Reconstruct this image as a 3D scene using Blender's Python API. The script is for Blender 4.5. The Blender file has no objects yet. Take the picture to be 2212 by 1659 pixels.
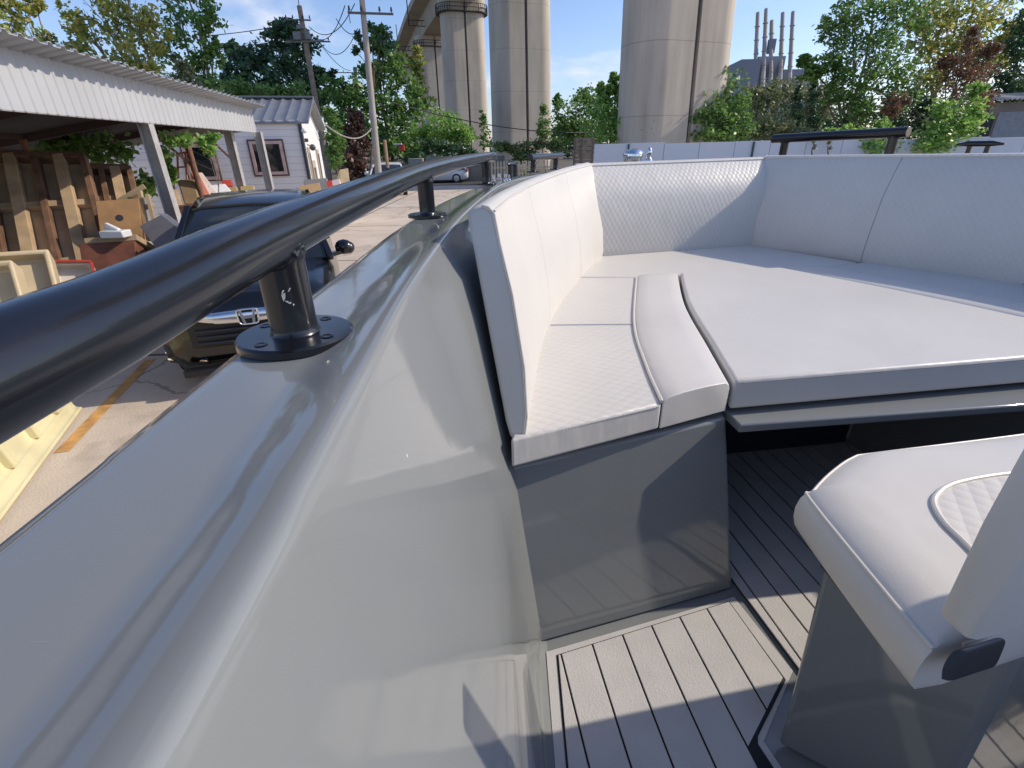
import bpy, math, random
import numpy as np
from mathutils import Vector, Matrix
random.seed(7); rng = np.random.default_rng(11)
scn = bpy.context.scene
COL = scn.collection
R = math.radians

# ------------------------------------------------------------------ camera
H = 2.4; F = 1047.; CX, CY = 1106., 829.5
p_, r_ = R(25.9), R(-1.1)
FW = Vector((0, math.cos(p_), -math.sin(p_)))
u0, r0 = Vector((0, math.sin(p_), math.cos(p_))), Vector((1, 0, 0))
RT = math.cos(r_)*r0 + math.sin(r_)*u0
UP = -math.sin(r_)*r0 + math.cos(r_)*u0
cam = bpy.data.cameras.new('camera'); co = bpy.data.objects.new('camera', cam); COL.objects.link(co)
cam.sensor_width = 36; cam.lens = 36*F/2212; cam.clip_start = .02; cam.clip_end = 3000
co.matrix_world = Matrix(((RT.x, UP.x, -FW.x, 0), (RT.y, UP.y, -FW.y, 0), (RT.z, UP.z, -FW.z, H), (0, 0, 0, 1)))
scn.camera = co

def ray(x, y): return FW + RT*((x-CX)/F) + UP*((CY-y)/F)
def PZ(x, y, z):
    d = ray(x, y); return d*((z-H)/d.z) + Vector((0, 0, H))
def PS(x, y, s): return ray(x, y)*s + Vector((0, 0, H))
def topz(y, bx, by):
    k = (CY-y)/F
    return H + (k*(bx*FW.x+by*FW.y)-(bx*UP.x+by*UP.y))/(UP.z-k*FW.z)
def PSz(x, y, s, z):
    q = PS(x, y, s); return Vector((q.x, q.y, z))

# ------------------------------------------------------------------ materials
def nt(name):
    m = bpy.data.materials.new(name); m.use_nodes = True
    t = m.node_tree; return m, t, t.nodes, t.links, t.nodes['Principled BSDF']
MC = {}
def M(name, col, rough=.5, metal=0., var=.12, vs=4., bump=0., bs=60., coat=0., col2=None, spec=.5, stain=None):
    """paint / wood / plastic with large and small colour variation and a fine bump"""
    if name in MC: return MC[name]
    m, t, N, L, b = nt(name)
    b.inputs['Roughness'].default_value = rough; b.inputs['Metallic'].default_value = metal
    b.inputs['Coat Weight'].default_value = coat; b.inputs['Coat Roughness'].default_value = .04
    b.inputs['Specular IOR Level'].default_value = spec
    tc = N.new('ShaderNodeTexCoord')
    n1 = N.new('ShaderNodeTexNoise'); n1.inputs['Scale'].default_value = vs; n1.inputs['Detail'].default_value = 6
    L.new(tc.outputs['Object'], n1.inputs['Vector'])
    rp = N.new('ShaderNodeValToRGB'); e = rp.color_ramp.elements
    c2 = col2 or tuple(min(1, c*(1+var)) for c in col)
    c1 = col if col2 else tuple(c*(1-var) for c in col)
    e[0].position, e[1].position = .3, .7
    e[0].color = (*c1, 1); e[1].color = (*c2, 1)
    L.new(n1.outputs['Fac'], rp.inputs['Fac'])
    L.new(rp.outputs['Color'], b.inputs['Base Color'])
    if bump:
        n2 = N.new('ShaderNodeTexNoise'); n2.inputs['Scale'].default_value = bs; n2.inputs['Detail'].default_value = 4
        L.new(tc.outputs['Object'], n2.inputs['Vector'])
        bp = N.new('ShaderNodeBump'); bp.inputs['Strength'].default_value = bump; bp.inputs['Distance'].default_value = .01
        L.new(n2.outputs['Fac'], bp.inputs['Height']); L.new(bp.outputs['Normal'], b.inputs['Normal'])
    MC[name] = m; return m

def mth(N, L, op, a, b=None, c=None):
    n = N.new('ShaderNodeMath'); n.operation = op
    for i, v in enumerate((a, b, c)):
        if v is None: continue
        if isinstance(v, (int, float)): n.inputs[i].default_value = v
        else: L.new(v, n.inputs[i])
    return n.outputs[0]

def vinyl(name, col=(.645, .612, .558), quilt=0., ang=32., seams=(), rough=.42, qk=.2):
    m, t, N, L, b = nt(name)
    b.inputs['Roughness'].default_value = rough
    b.inputs['Sheen Weight'].default_value = .08
    uv = N.new('ShaderNodeUVMap'); sx = N.new('ShaderNodeSeparateXYZ'); L.new(uv.outputs['UV'], sx.inputs[0])
    u, v = sx.outputs[0], sx.outputs[1]
    tc = N.new('ShaderNodeTexCoord')
    nz = N.new('ShaderNodeTexNoise'); nz.inputs['Scale'].default_value = 3.; nz.inputs['Detail'].default_value = 3
    L.new(tc.outputs['Object'], nz.inputs['Vector'])
    gr = N.new('ShaderNodeTexNoise'); gr.inputs['Scale'].default_value = 450.; gr.inputs['Detail'].default_value = 2
    L.new(tc.outputs['Object'], gr.inputs['Vector'])
    wr = N.new('ShaderNodeTexNoise'); wr.inputs['Scale'].default_value = 9.; wr.inputs['Detail'].default_value = 2
    L.new(tc.outputs['Object'], wr.inputs['Vector'])
    h = mth(N, L, 'MULTIPLY', gr.outputs['Fac'], .0004)
    h = mth(N, L, 'ADD', h, mth(N, L, 'MULTIPLY', wr.outputs['Fac'], .006))
    cbw = N.new('ShaderNodeCombineXYZ'); L.new(mth(N, L, 'MULTIPLY', u, 26.), cbw.inputs[0]); L.new(mth(N, L, 'MULTIPLY', v, 7.), cbw.inputs[1])
    pk = N.new('ShaderNodeTexNoise'); pk.inputs['Scale'].default_value = 1.; pk.inputs['Detail'].default_value = 2; L.new(cbw.outputs[0], pk.inputs['Vector'])
    h = mth(N, L, 'ADD', h, mth(N, L, 'MULTIPLY', mth(N, L, 'MULTIPLY', pk.outputs['Fac'], .003), mth(N, L, 'GREATER_THAN', u, 8.)))
    mask = None
    def line(val, w):      # 1 on the line, 0 away from it
        return mth(N, L, 'SUBTRACT', 1., mth(N, L, 'SMOOTH_MIN', 1., mth(N, L, 'DIVIDE', val, w), .3))
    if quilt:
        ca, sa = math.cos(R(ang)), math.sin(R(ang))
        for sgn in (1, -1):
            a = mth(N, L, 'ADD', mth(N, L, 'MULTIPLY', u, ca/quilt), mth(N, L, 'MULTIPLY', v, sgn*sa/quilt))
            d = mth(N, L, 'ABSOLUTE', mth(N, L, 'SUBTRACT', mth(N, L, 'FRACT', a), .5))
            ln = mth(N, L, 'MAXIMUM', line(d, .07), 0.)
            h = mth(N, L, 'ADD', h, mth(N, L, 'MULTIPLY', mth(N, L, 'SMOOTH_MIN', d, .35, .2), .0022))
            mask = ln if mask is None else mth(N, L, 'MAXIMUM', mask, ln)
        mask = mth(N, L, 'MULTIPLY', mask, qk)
    for s in seams:
        d = mth(N, L, 'ABSOLUTE', mth(N, L, 'SUBTRACT', u, s))
        ln = mth(N, L, 'MAXIMUM', line(d, .0022), 0.)
        h = mth(N, L, 'SUBTRACT', h, mth(N, L, 'MULTIPLY', ln, .003))
        mask = ln if mask is None else mth(N, L, 'MAXIMUM', mask, ln)
    rp = N.new('ShaderNodeValToRGB'); e = rp.color_ramp.elements
    e[0].position, e[1].position = .35, .68
    e[0].color = (*(c*.96 for c in col), 1); e[1].color = (*(min(1, c*1.03) for c in col), 1)
    L.new(nz.outputs['Fac'], rp.inputs['Fac'])
    out = rp.outputs['Color']
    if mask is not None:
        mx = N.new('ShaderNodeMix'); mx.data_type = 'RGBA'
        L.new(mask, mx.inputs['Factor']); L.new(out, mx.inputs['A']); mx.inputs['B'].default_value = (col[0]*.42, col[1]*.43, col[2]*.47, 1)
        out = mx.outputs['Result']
    L.new(out, b.inputs['Base Color'])
    bp = N.new('ShaderNodeBump'); bp.inputs['Strength'].default_value = 1.; bp.inputs['Distance'].default_value = .55
    L.new(h, bp.inputs['Height']); L.new(bp.outputs['Normal'], b.inputs['Normal'])
    return m

def leafmat(name, cols, trans=.3):
    m, t, N, L, b = nt(name)
    g = N.new('ShaderNodeNewGeometry'); rp = N.new('ShaderNodeValToRGB'); e = rp.color_ramp.elements
    while len(e) < len(cols): e.new(.5)
    for i, c in enumerate(cols):
        e[i].position = i/(len(cols)-1); e[i].color = (*c, 1)
    L.new(g.outputs['Random Per Island'], rp.inputs['Fac'])
    L.new(rp.outputs['Color'], b.inputs['Base Color']); b.inputs['Roughness'].default_value = .45
    tr = N.new('ShaderNodeBsdfTranslucent'); mx = N.new('ShaderNodeMixShader'); mx.inputs[0].default_value = trans
    hs = N.new('ShaderNodeHueSaturation'); hs.inputs['Hue'].default_value = .485; hs.inputs['Value'].default_value = 1.8
    L.new(rp.outputs['Color'], hs.inputs['Color']); L.new(hs.outputs['Color'], tr.inputs['Color'])
    L.new(b.outputs[0], mx.inputs[1]); L.new(tr.outputs[0], mx.inputs[2])
    L.new(mx.outputs[0], N['Material Output'].inputs['Surface'])
    return m

def banded(name, col, axis, period, depth=.25, rough=.6, sharp=.06, var=.1, vs=2., metal=0., stain=0.):
    """flat paint with thin darker lines every `period` metres along an object axis (siding boards, cast joints)"""
    m, t, N, L, b = nt(name)
    b.inputs['Roughness'].default_value = rough; b.inputs['Metallic'].default_value = metal
    tc = N.new('ShaderNodeTexCoord'); sx = N.new('ShaderNodeSeparateXYZ'); L.new(tc.outputs['Object'], sx.inputs[0])
    fr = mth(N, L, 'FRACT', mth(N, L, 'DIVIDE', sx.outputs[axis], period))
    ln = mth(N, L, 'LESS_THAN', fr, sharp)
    n1 = N.new('ShaderNodeTexNoise'); n1.inputs['Scale'].default_value = vs; n1.inputs['Detail'].default_value = 7
    mp = N.new('ShaderNodeMapping'); mp.inputs['Scale'].default_value = (1, 1, .25 if axis == 2 else 1)
    L.new(tc.outputs['Object'], mp.inputs['Vector']); L.new(mp.outputs['Vector'], n1.inputs['Vector'])
    rp = N.new('ShaderNodeValToRGB'); e = rp.color_ramp.elements
    e[0].position, e[1].position = .3, .7
    e[0].color = (*(c*(1-var) for c in col), 1); e[1].color = (*(min(1, c*(1+var)) for c in col), 1)
    L.new(n1.outputs['Fac'], rp.inputs['Fac'])
    mx = N.new('ShaderNodeMix'); mx.data_type = 'RGBA'; mx.blend_type = 'MULTIPLY'
    L.new(mth(N, L, 'MULTIPLY', ln, depth), mx.inputs['Factor']); L.new(rp.outputs['Color'], mx.inputs['A']); mx.inputs['B'].default_value = (.25, .25, .25, 1)
    res = mx.outputs['Result']
    if stain:
        mp2 = N.new('ShaderNodeMapping'); mp2.inputs['Scale'].default_value = (1.6, 1.6, .045); L.new(tc.outputs['Object'], mp2.inputs['Vector'])
        n2 = N.new('ShaderNodeTexNoise'); n2.inputs['Scale'].default_value = 1.3; n2.inputs['Detail'].default_value = 8; n2.inputs['Roughness'].default_value = .7; L.new(mp2.outputs['Vector'], n2.inputs['Vector'])
        n3 = N.new('ShaderNodeTexNoise'); n3.inputs['Scale'].default_value = .22; n3.inputs['Detail'].default_value = 5; L.new(tc.outputs['Object'], n3.inputs['Vector'])
        r2 = N.new('ShaderNodeValToRGB'); e2 = r2.color_ramp.elements; e2[0].position, e2[1].position = .46, .66; e2[0].color = (0, 0, 0, 1); e2[1].color = (1, 1, 1, 1)
        L.new(mth(N, L, 'ADD', mth(N, L, 'MULTIPLY', n2.outputs['Fac'], .65), mth(N, L, 'MULTIPLY', n3.outputs['Fac'], .35)), r2.inputs['Fac'])
        m3 = N.new('ShaderNodeMix'); m3.data_type = 'RGBA'; m3.blend_type = 'MULTIPLY'; L.new(mth(N, L, 'MULTIPLY', r2.outputs['Color'], stain), m3.inputs['Factor']); L.new(res, m3.inputs['A']); m3.inputs['B'].default_value = (.5, .48, .44, 1)
        res = m3.outputs['Result']
    L.new(res, b.inputs['Base Color'])
    bp = N.new('ShaderNodeBump'); bp.inputs['Strength'].default_value = .4; bp.inputs['Distance'].default_value = .02
    L.new(mth(N, L, 'ADD', fr, mth(N, L, 'MULTIPLY', n1.outputs['Fac'], .3)), bp.inputs['Height']); L.new(bp.outputs['Normal'], b.inputs['Normal'])
    return m

# ------------------------------------------------------------------ mesh building
ORG = {}
def tag(o, label=None, cat=None, group=None, kind=None):
    if label: o['label'] = label
    if cat: o['category'] = cat
    if group: o['group'] = group
    if kind: o['kind'] = kind
    return o
def empty(name, loc, label, cat, group=None):
    o = bpy.data.objects.new(name, None); COL.objects.link(o); o.location = loc
    o.empty_display_size = .1
    ORG[o] = Vector(loc); return tag(o, label, cat, group)

class MB:
    def __init__(s): s.v = []; s.f = []; s.m = []; s.uv = []
    def add(s, verts, faces, mi=0, uvs=None):
        o = len(s.v); s.v += [Vector(v) for v in verts]
        for k, f in enumerate(faces):
            s.f.append([i+o for i in f]); s.m.append(mi if isinstance(mi, int) else mi[k])
            s.uv.append(None if uvs is None else uvs[k])
        return s
    def box(s, c, size, ax=None, mi=0):
        """box centred at c; ax = three unit vectors (default world)"""
        c = Vector(c); X, Y, Z = ax or (Vector((1, 0, 0)), Vector((0, 1, 0)), Vector((0, 0, 1)))
        a, b, d = (k/2 for k in size); P = []
        for z in (-d, d):
            for x, y in ((-a, -b), (a, -b), (a, b), (-a, b)): P.append(c+X*x+Y*y+Z*z)
        return s.add(P, [(3, 2, 1, 0), (4, 5, 6, 7), (0, 1, 5, 4), (1, 2, 6, 5), (2, 3, 7, 6), (3, 0, 4, 7)], mi)
    def hexa(s, q, mi=0):
        """8 points: bottom loop then top loop"""
        return s.add(q, [(3, 2, 1, 0), (4, 5, 6, 7), (0, 1, 5, 4), (1, 2, 6, 5), (2, 3, 7, 6), (3, 0, 4, 7)], mi)
    def bar(s, a, b, w, h=None, up=(0, 0, 1), mi=0):
        a, b = Vector(a), Vector(b); h = h or w; d = (b-a); l = d.length; d.normalize()
        up = Vector(up)
        if abs(d.dot(up)) > .97: up = Vector((1, 0, 0))
        x = d.cross(up).normalized(); y = x.cross(d).normalized()
        return s.box((a+b)/2, (w, l, h), (x, d, y), mi)
    def prism(s, poly, z0, z1, mi=0, uvf=None, sidemi=None):
        n = len(poly); z0 = z0 if hasattr(z0, '__len__') else [z0]*n; z1 = z1 if hasattr(z1, '__len__') else [z1]*n
        ar = sum(poly[i][0]*poly[(i+1) % n][1]-poly[(i+1) % n][0]*poly[i][1] for i in range(n))
        if ar < 0: poly = poly[::-1]; z0 = z0[::-1]; z1 = z1[::-1]
        P = [(p[0], p[1], z0[i]) for i, p in enumerate(poly)]+[(p[0], p[1], z1[i]) for i, p in enumerate(poly)]
        Fc = [tuple(range(n-1, -1, -1)), tuple(range(n, 2*n))]; U = None
        acc = [0]
        for i in range(n): acc.append(acc[-1]+math.dist(poly[i][:2], poly[(i+1) % n][:2]))
        uvf = uvf or (lambda p: (p[0], p[1]))
        U = [[uvf(poly[i]) for i in range(n-1, -1, -1)], [uvf(q) for q in poly]]
        sm = mi if sidemi is None else sidemi; ms = [mi, mi]
        for i in range(n):
            j = (i+1) % n; Fc.append((i, j, j+n, i+n)); ms.append(sm)
            U.append([(acc[i]+9, z0[i]), (acc[i+1]+9, z0[j]), (acc[i+1]+9, z1[j]), (acc[i]+9, z1[i])])
        return s.add(P, Fc, ms, U)
    def sweep(s, secs, closed=True, caps=True, mi=0, mf=None, u0=0., closedpath=False):
        """secs: list of equal-length point lists. mf(k) gives the material of profile strip k"""
        n, k = len(secs), len(secs[0]); P = [Vector(p) for q in secs for p in q]
        Fc, ms, U = [], [], []
        cen = [sum((Vector(p) for p in q), Vector())/k for q in secs]
        us = [u0]
        for i in range(1, n): us.append(us[-1]+(Vector(secs[i][0])-Vector(secs[i-1][0])).length)
        vs = [[0] for _ in secs]
        for i, q in enumerate(secs):
            for j in range(1, k+1): vs[i].append(vs[i][-1]+(Vector(q[j % k])-Vector(q[j-1])).length)
        for i in range(n-1 if not closedpath else n):
            i2 = (i+1) % n
            for j in range(k if closed else k-1):
                j2 = (j+1) % k
                Fc.append((i*k+j, i2*k+j, i2*k+j2, i*k+j2)); ms.append(mf(j) if mf else mi)
                uu = us[i2] if i2 else us[-1]+.1
                U.append([(us[i], vs[i][j]), (uu, vs[i2][j]), (uu, vs[i2][j+1]), (us[i], vs[i][j+1])])
        if caps and not closedpath:
            for st, od in ((0, 1), (n-1, -1)):
                f = tuple(st*k+j for j in range(k))[::od]; Fc.append(f); ms.append(mf(-1) if mf else mi)
                U.append([(5+.01*j, 0) for j in range(k)])
        return s.add(P, Fc, ms, U)
    def tube(s, path, r, n=10, caps=True, mi=0):
        path = [Vector(p) for p in path]; rs = r if hasattr(r, '__len__') else [r]*len(path); secs = []
        pv = None
        for i, p in enumerate(path):
            d = (path[min(i+1, len(path)-1)]-path[max(i-1, 0)]).normalized()
            if pv is None:
                a = Vector((0, 0, 1)) if abs(d.z) < .9 else Vector((1, 0, 0)); x = d.cross(a).normalized()
            else: x = (pv-d*pv.dot(d)).normalized()
            pv = x; y = d.cross(x)
            secs.append([p+(x*math.cos(2*math.pi*k/n)+y*math.sin(2*math.pi*k/n))*rs[i] for k in range(n)])
        return s.sweep(secs, True, caps, mi)
    def lathe(s, c, prof, n=24, axis=None, mi=0):
        c = Vector(c); Z = Vector(axis or (0, 0, 1)).normalized()
        X = Z.cross(Vector((0, 1, 0)) if abs(Z.y) < .9 else Vector((1, 0, 0))).normalized(); Y = Z.cross(X)
        secs = [[c+Z*h+(X*math.cos(2*math.pi*k/n)+Y*math.sin(2*math.pi*k/n))*r for k in range(n)] for r, h in prof]
        return s.sweep(secs, True, True, mi)
    def ball(s, c, rx, ry=None, rz=None, n=12, mi=0):
        ry = ry or rx; rz = rz or rx; c = Vector(c)
        secs = [[c+Vector((rx*math.sin(t)*math.cos(2*math.pi*k/n), ry*math.sin(t)*math.sin(2*math.pi*k/n), -rz*math.cos(t))) for k in range(n)]
                for t in [math.pi*(.02+.96*i/7) for i in range(8)]]
        return s.sweep(secs, True, True, mi)
    def build(s, name, mats, parent=None, bevel=0., seg=2, smooth=40., label=None, cat=None, group=None, kind=None, org=None):
        mats = mats if isinstance(mats, (list, tuple)) else [mats]
        if parent is not None: o0 = ORG[parent]
        elif org is not None: o0 = Vector(org)
        else:
            xs = [v.x for v in s.v]; ys = [v.y for v in s.v]
            o0 = Vector(((min(xs)+max(xs))/2, (min(ys)+max(ys))/2, min(v.z for v in s.v)))
        me = bpy.data.meshes.new(name)
        me.from_pydata([tuple(v-o0) for v in s.v], [], s.f)
        for m in mats: me.materials.append(m)
        me.polygons.foreach_set('material_index', s.m)
        if any(u is not None for u in s.uv):
            ul = me.uv_layers.new(name='UVMap'); flat = []
            for f, u in zip(s.f, s.uv):
                for i in range(len(f)): flat += (u[i] if u is not None else (0, 0))
            ul.data.foreach_set('uv', flat)
        me.validate(); me.update()
        import bmesh
        bm = bmesh.new(); bm.from_mesh(me); bmesh.ops.recalc_face_normals(bm, faces=bm.faces); bm.to_mesh(me); bm.free()
        if smooth:
            me.polygons.foreach_set('use_smooth', [True]*len(me.polygons))
            try: me.set_sharp_from_angle(angle=R(smooth))
            except Exception: pass
        o = bpy.data.objects.new(name, me); COL.objects.link(o)
        if parent is not None: o.parent = parent
        else: o.location = o0
        ORG[o] = o0
        if bevel:
            b = o.modifiers.new('bevel', 'BEVEL'); b.width = bevel; b.segments = seg; b.limit_method = 'ANGLE'; b.angle_limit = R(35)
            b.harden_normals = False
        return tag(o, label, cat, group, kind)

def crom(pts, n=8):
    """Catmull-Rom through points"""
    pts = [Vector(p) for p in pts]; out = []
    for i in range(len(pts)-1):
        a, b, c, d = pts[max(i-1, 0)], pts[i], pts[i+1], pts[min(i+2, len(pts)-1)]
        for k in range(n):
            t = k/n
            out.append(.5*((2*b)+(c-a)*t+(2*a-5*b+4*c-d)*t*t+(3*b-a-3*c+d)*t**3))
    out.append(pts[-1]); return out
def V2(x, y): return Vector((x, y, 0))

# ------------------------------------------------------------------ palette
def gelcoat(name, col):
    m, t, N, L, b = nt(name); tc = N.new('ShaderNodeTexCoord')
    def noise(sc, det, rough=.5, src=None):
        n = N.new('ShaderNodeTexNoise'); n.inputs['Scale'].default_value = sc; n.inputs['Detail'].default_value = det; n.inputs['Roughness'].default_value = rough
        L.new(src or tc.outputs['Object'], n.inputs['Vector']); return n.outputs['Fac']
    big = noise(1.6, 5); fine = noise(220., 2)
    vo = N.new('ShaderNodeTexVoronoi'); vo.inputs['Scale'].default_value = 26.; vo.inputs['Randomness'].default_value = 1.; L.new(tc.outputs['Object'], vo.inputs['Vector'])
    sp = N.new('ShaderNodeSeparateColor'); L.new(vo.outputs['Color'], sp.inputs[0])
    speck = mth(N, L, 'MULTIPLY', mth(N, L, 'LESS_THAN', vo.outputs['Distance'], mth(N, L, 'MULTIPLY', sp.outputs[1], .05)), mth(N, L, 'GREATER_THAN', sp.outputs[0], .66))
    mp = N.new('ShaderNodeMapping'); mp.inputs['Rotation'].default_value = (.3, .2, .9); mp.inputs['Scale'].default_value = (3., 90., 3.); L.new(tc.outputs['Object'], mp.inputs['Vector'])
    scr = mth(N, L, 'MULTIPLY', mth(N, L, 'GREATER_THAN', noise(1.2, 3, .6, mp.outputs['Vector']), .73), .12)
    rp = N.new('ShaderNodeValToRGB'); e = rp.color_ramp.elements; e[0].position, e[1].position = .3, .7
    e[0].color = (*(c*.96 for c in col), 1); e[1].color = (*(c*1.05 for c in col), 1); L.new(big, rp.inputs['Fac'])
    mx = N.new('ShaderNodeMix'); mx.data_type = 'RGBA'; L.new(mth(N, L, 'MAXIMUM', mth(N, L, 'MULTIPLY', speck, .7), scr), mx.inputs['Factor']); L.new(rp.outputs['Color'], mx.inputs['A']); mx.inputs['B'].default_value = (.6, .58, .55, 1)
    L.new(mx.outputs['Result'], b.inputs['Base Color'])
    dust = noise(7., 6, .65)
    L.new(mth(N, L, 'ADD', .045, mth(N, L, 'ADD', mth(N, L, 'MULTIPLY', dust, .07), mth(N, L, 'MULTIPLY', speck, .5))), b.inputs['Roughness'])
    b.inputs['Specular IOR Level'].default_value = .5
    bp = N.new('ShaderNodeBump'); bp.inputs['Strength'].default_value = .5; bp.inputs['Distance'].default_value = .0016
    L.new(mth(N, L, 'ADD', noise(9., 2), mth(N, L, 'MULTIPLY', fine, .02)), bp.inputs['Height']); L.new(bp.outputs['Normal'], b.inputs['Normal'])
    return m
gel = gelcoat('grey_gelcoat', (.218, .229, .229))
blackmetal = M('black_powder_coat', (.007, .008, .011), .25, var=.2, vs=30, bump=.015, bs=300, coat=.3)
chrome = M('polished_steel', (.75, .76, .78), .12, 1., var=.03)
galv = M('galvanised_steel', (.44, .43, .42), .5, .25, var=.15, vs=8)
rust = M('rusty_steel', (.17, .085, .05), .8, var=.3, vs=9, bump=.3)
vin = vinyl('white_vinyl'); vinq = vinyl('quilted_vinyl', quilt=.021)
matfloor = M('teak_foam_mat', (.55, .53, .51), .75, var=.05, vs=14, bump=.25, bs=350)
darkgap = M('dark_rubber_and_hole_shade', (.012, .013, .016), .7, var=.1)
darkpanel = M('dark_panel_and_slot_shade', (.035, .042, .055), .25, var=.1)
bark = M('bark', (.12, .09, .065), .9, var=.3, vs=3, bump=.5, bs=20)
barkpale = M('pale_bark', (.26, .22, .18), .9, var=.3, vs=3, bump=.5, bs=20)
concrete_pole = M('pole_concrete', (.36, .33, .29), .85, var=.12, vs=2)
white_paint = M('white_car_paint', (.72, .73, .74), .25, var=.02, coat=.5)
black_paint = M('black_car_paint', (.003, .003, .003), .2, var=.1, coat=.5)
glass = M('tinted_window_glass', (.012, .016, .018), .05, var=.1, spec=.8)
tyre = M('tyre_rubber', (.02, .02, .02), .8, var=.1)
ply = M('weathered_plywood', (.42, .3, .18), .8, var=.25, vs=3, bump=.3)
plybrown = M('brown_mould_board', (.55, .41, .27), .8, var=.2, vs=3, bump=.2)
ribwood = M('dark_rib_timber', (.16, .085, .05), .8, var=.35, vs=5, bump=.3)
redwood = M('red_brown_timber', (.17, .06, .035), .75, var=.3, vs=6, bump=.3)
cream = M('cream_fibreglass', (.55, .44, .27), .45, var=.12, vs=3)
palefg = M('pale_yellow_fibreglass', (.62, .56, .34), .3, var=.12, vs=2.5)
cardboard = M('cardboard', (.45, .29, .14), .8, var=.1)
whiteplas = M('white_plastic', (.7, .7, .7), .4, var=.05)
redpaint = M('red_paint', (.5, .06, .04), .5, var=.15)
oldwood = M('grey_weathered_wood', (.2, .165, .135), .85, var=.25, vs=5, bump=.3)

# ------------------------------------------------------------------ light and sky
SUN_EL, SUN_AZ = 34.5, 9.3           # degrees; azimuth from +X towards +Y
sd = Vector((math.cos(R(SUN_EL))*math.cos(R(SUN_AZ)), math.cos(R(SUN_EL))*math.sin(R(SUN_AZ)), math.sin(R(SUN_EL))))
sl = bpy.data.lights.new('sun', 'SUN'); sl.energy = 3.85; sl.angle = R(.53); sl.color = (1., .895, .74)
so = bpy.data.objects.new('sun', sl); COL.objects.link(so); so.rotation_euler = sd.to_track_quat('Z', 'Y').to_euler()
w = bpy.data.worlds.new('World'); scn.world = w; w.use_nodes = True
N, L = w.node_tree.nodes, w.node_tree.links; bg = N['Background']
sky = N.new('ShaderNodeTexSky'); sky.sky_type = 'NISHITA'; sky.sun_disc = False
sky.sun_elevation = R(SUN_EL); sky.sun_rotation = R(90-SUN_AZ); sky.air_density = 1.; sky.dust_density = .7; sky.ozone_density = 4.
tc = N.new('ShaderNodeTexCoord'); sx = N.new('ShaderNodeSeparateXYZ'); L.new(tc.outputs['Generated'], sx.inputs[0])
zz = mth(N, L, 'ADD', mth(N, L, 'MAXIMUM', sx.outputs[2], 0.), .22)
cb = N.new('ShaderNodeCombineXYZ')
L.new(mth(N, L, 'DIVIDE', sx.outputs[0], zz), cb.inputs[0]); L.new(mth(N, L, 'DIVIDE', sx.outputs[1], zz), cb.inputs[1])
cn = N.new('ShaderNodeTexNoise'); cn.inputs['Scale'].default_value = 1.5; cn.inputs['Detail'].default_value = 9; cn.inputs['Roughness'].default_value = .55
mpw = N.new('ShaderNodeMapping'); mpw.inputs['Location'].default_value = (3.1, .7, 0); L.new(cb.outputs[0], mpw.inputs['Vector']); L.new(mpw.outputs[0], cn.inputs['Vector'])
cr = N.new('ShaderNodeValToRGB'); cr.color_ramp.elements[0].position = .54; cr.color_ramp.elements[1].position = .74; cr.color_ramp.interpolation = 'EASE'
L.new(cn.outputs['Fac'], cr.inputs['Fac'])
mxw = N.new('ShaderNodeMix'); mxw.data_type = 'RGBA'
L.new(mth(N, L, 'MULTIPLY', cr.outputs['Color'], .75), mxw.inputs['Factor']); tn = N.new('ShaderNodeMix'); tn.data_type = 'RGBA'; tn.blend_type = 'MULTIPLY'; tn.inputs['Factor'].default_value = 1.; tn.inputs['B'].default_value = (1.05, .985, 1.06, 1); L.new(sky.outputs[0], tn.inputs['A']); L.new(tn.outputs['Result'], mxw.inputs['A']); mxw.inputs['B'].default_value = (5.6, 5.6, 6.1, 1)
L.new(mxw.outputs['Result'], bg.inputs['Color']); bg.inputs['Strength'].default_value = .175
vs = scn.view_settings; vs.view_transform = 'Standard'; vs.look = 'None'; vs.exposure = .0; vs.gamma = 1; vs.use_curve_mapping = False

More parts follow.
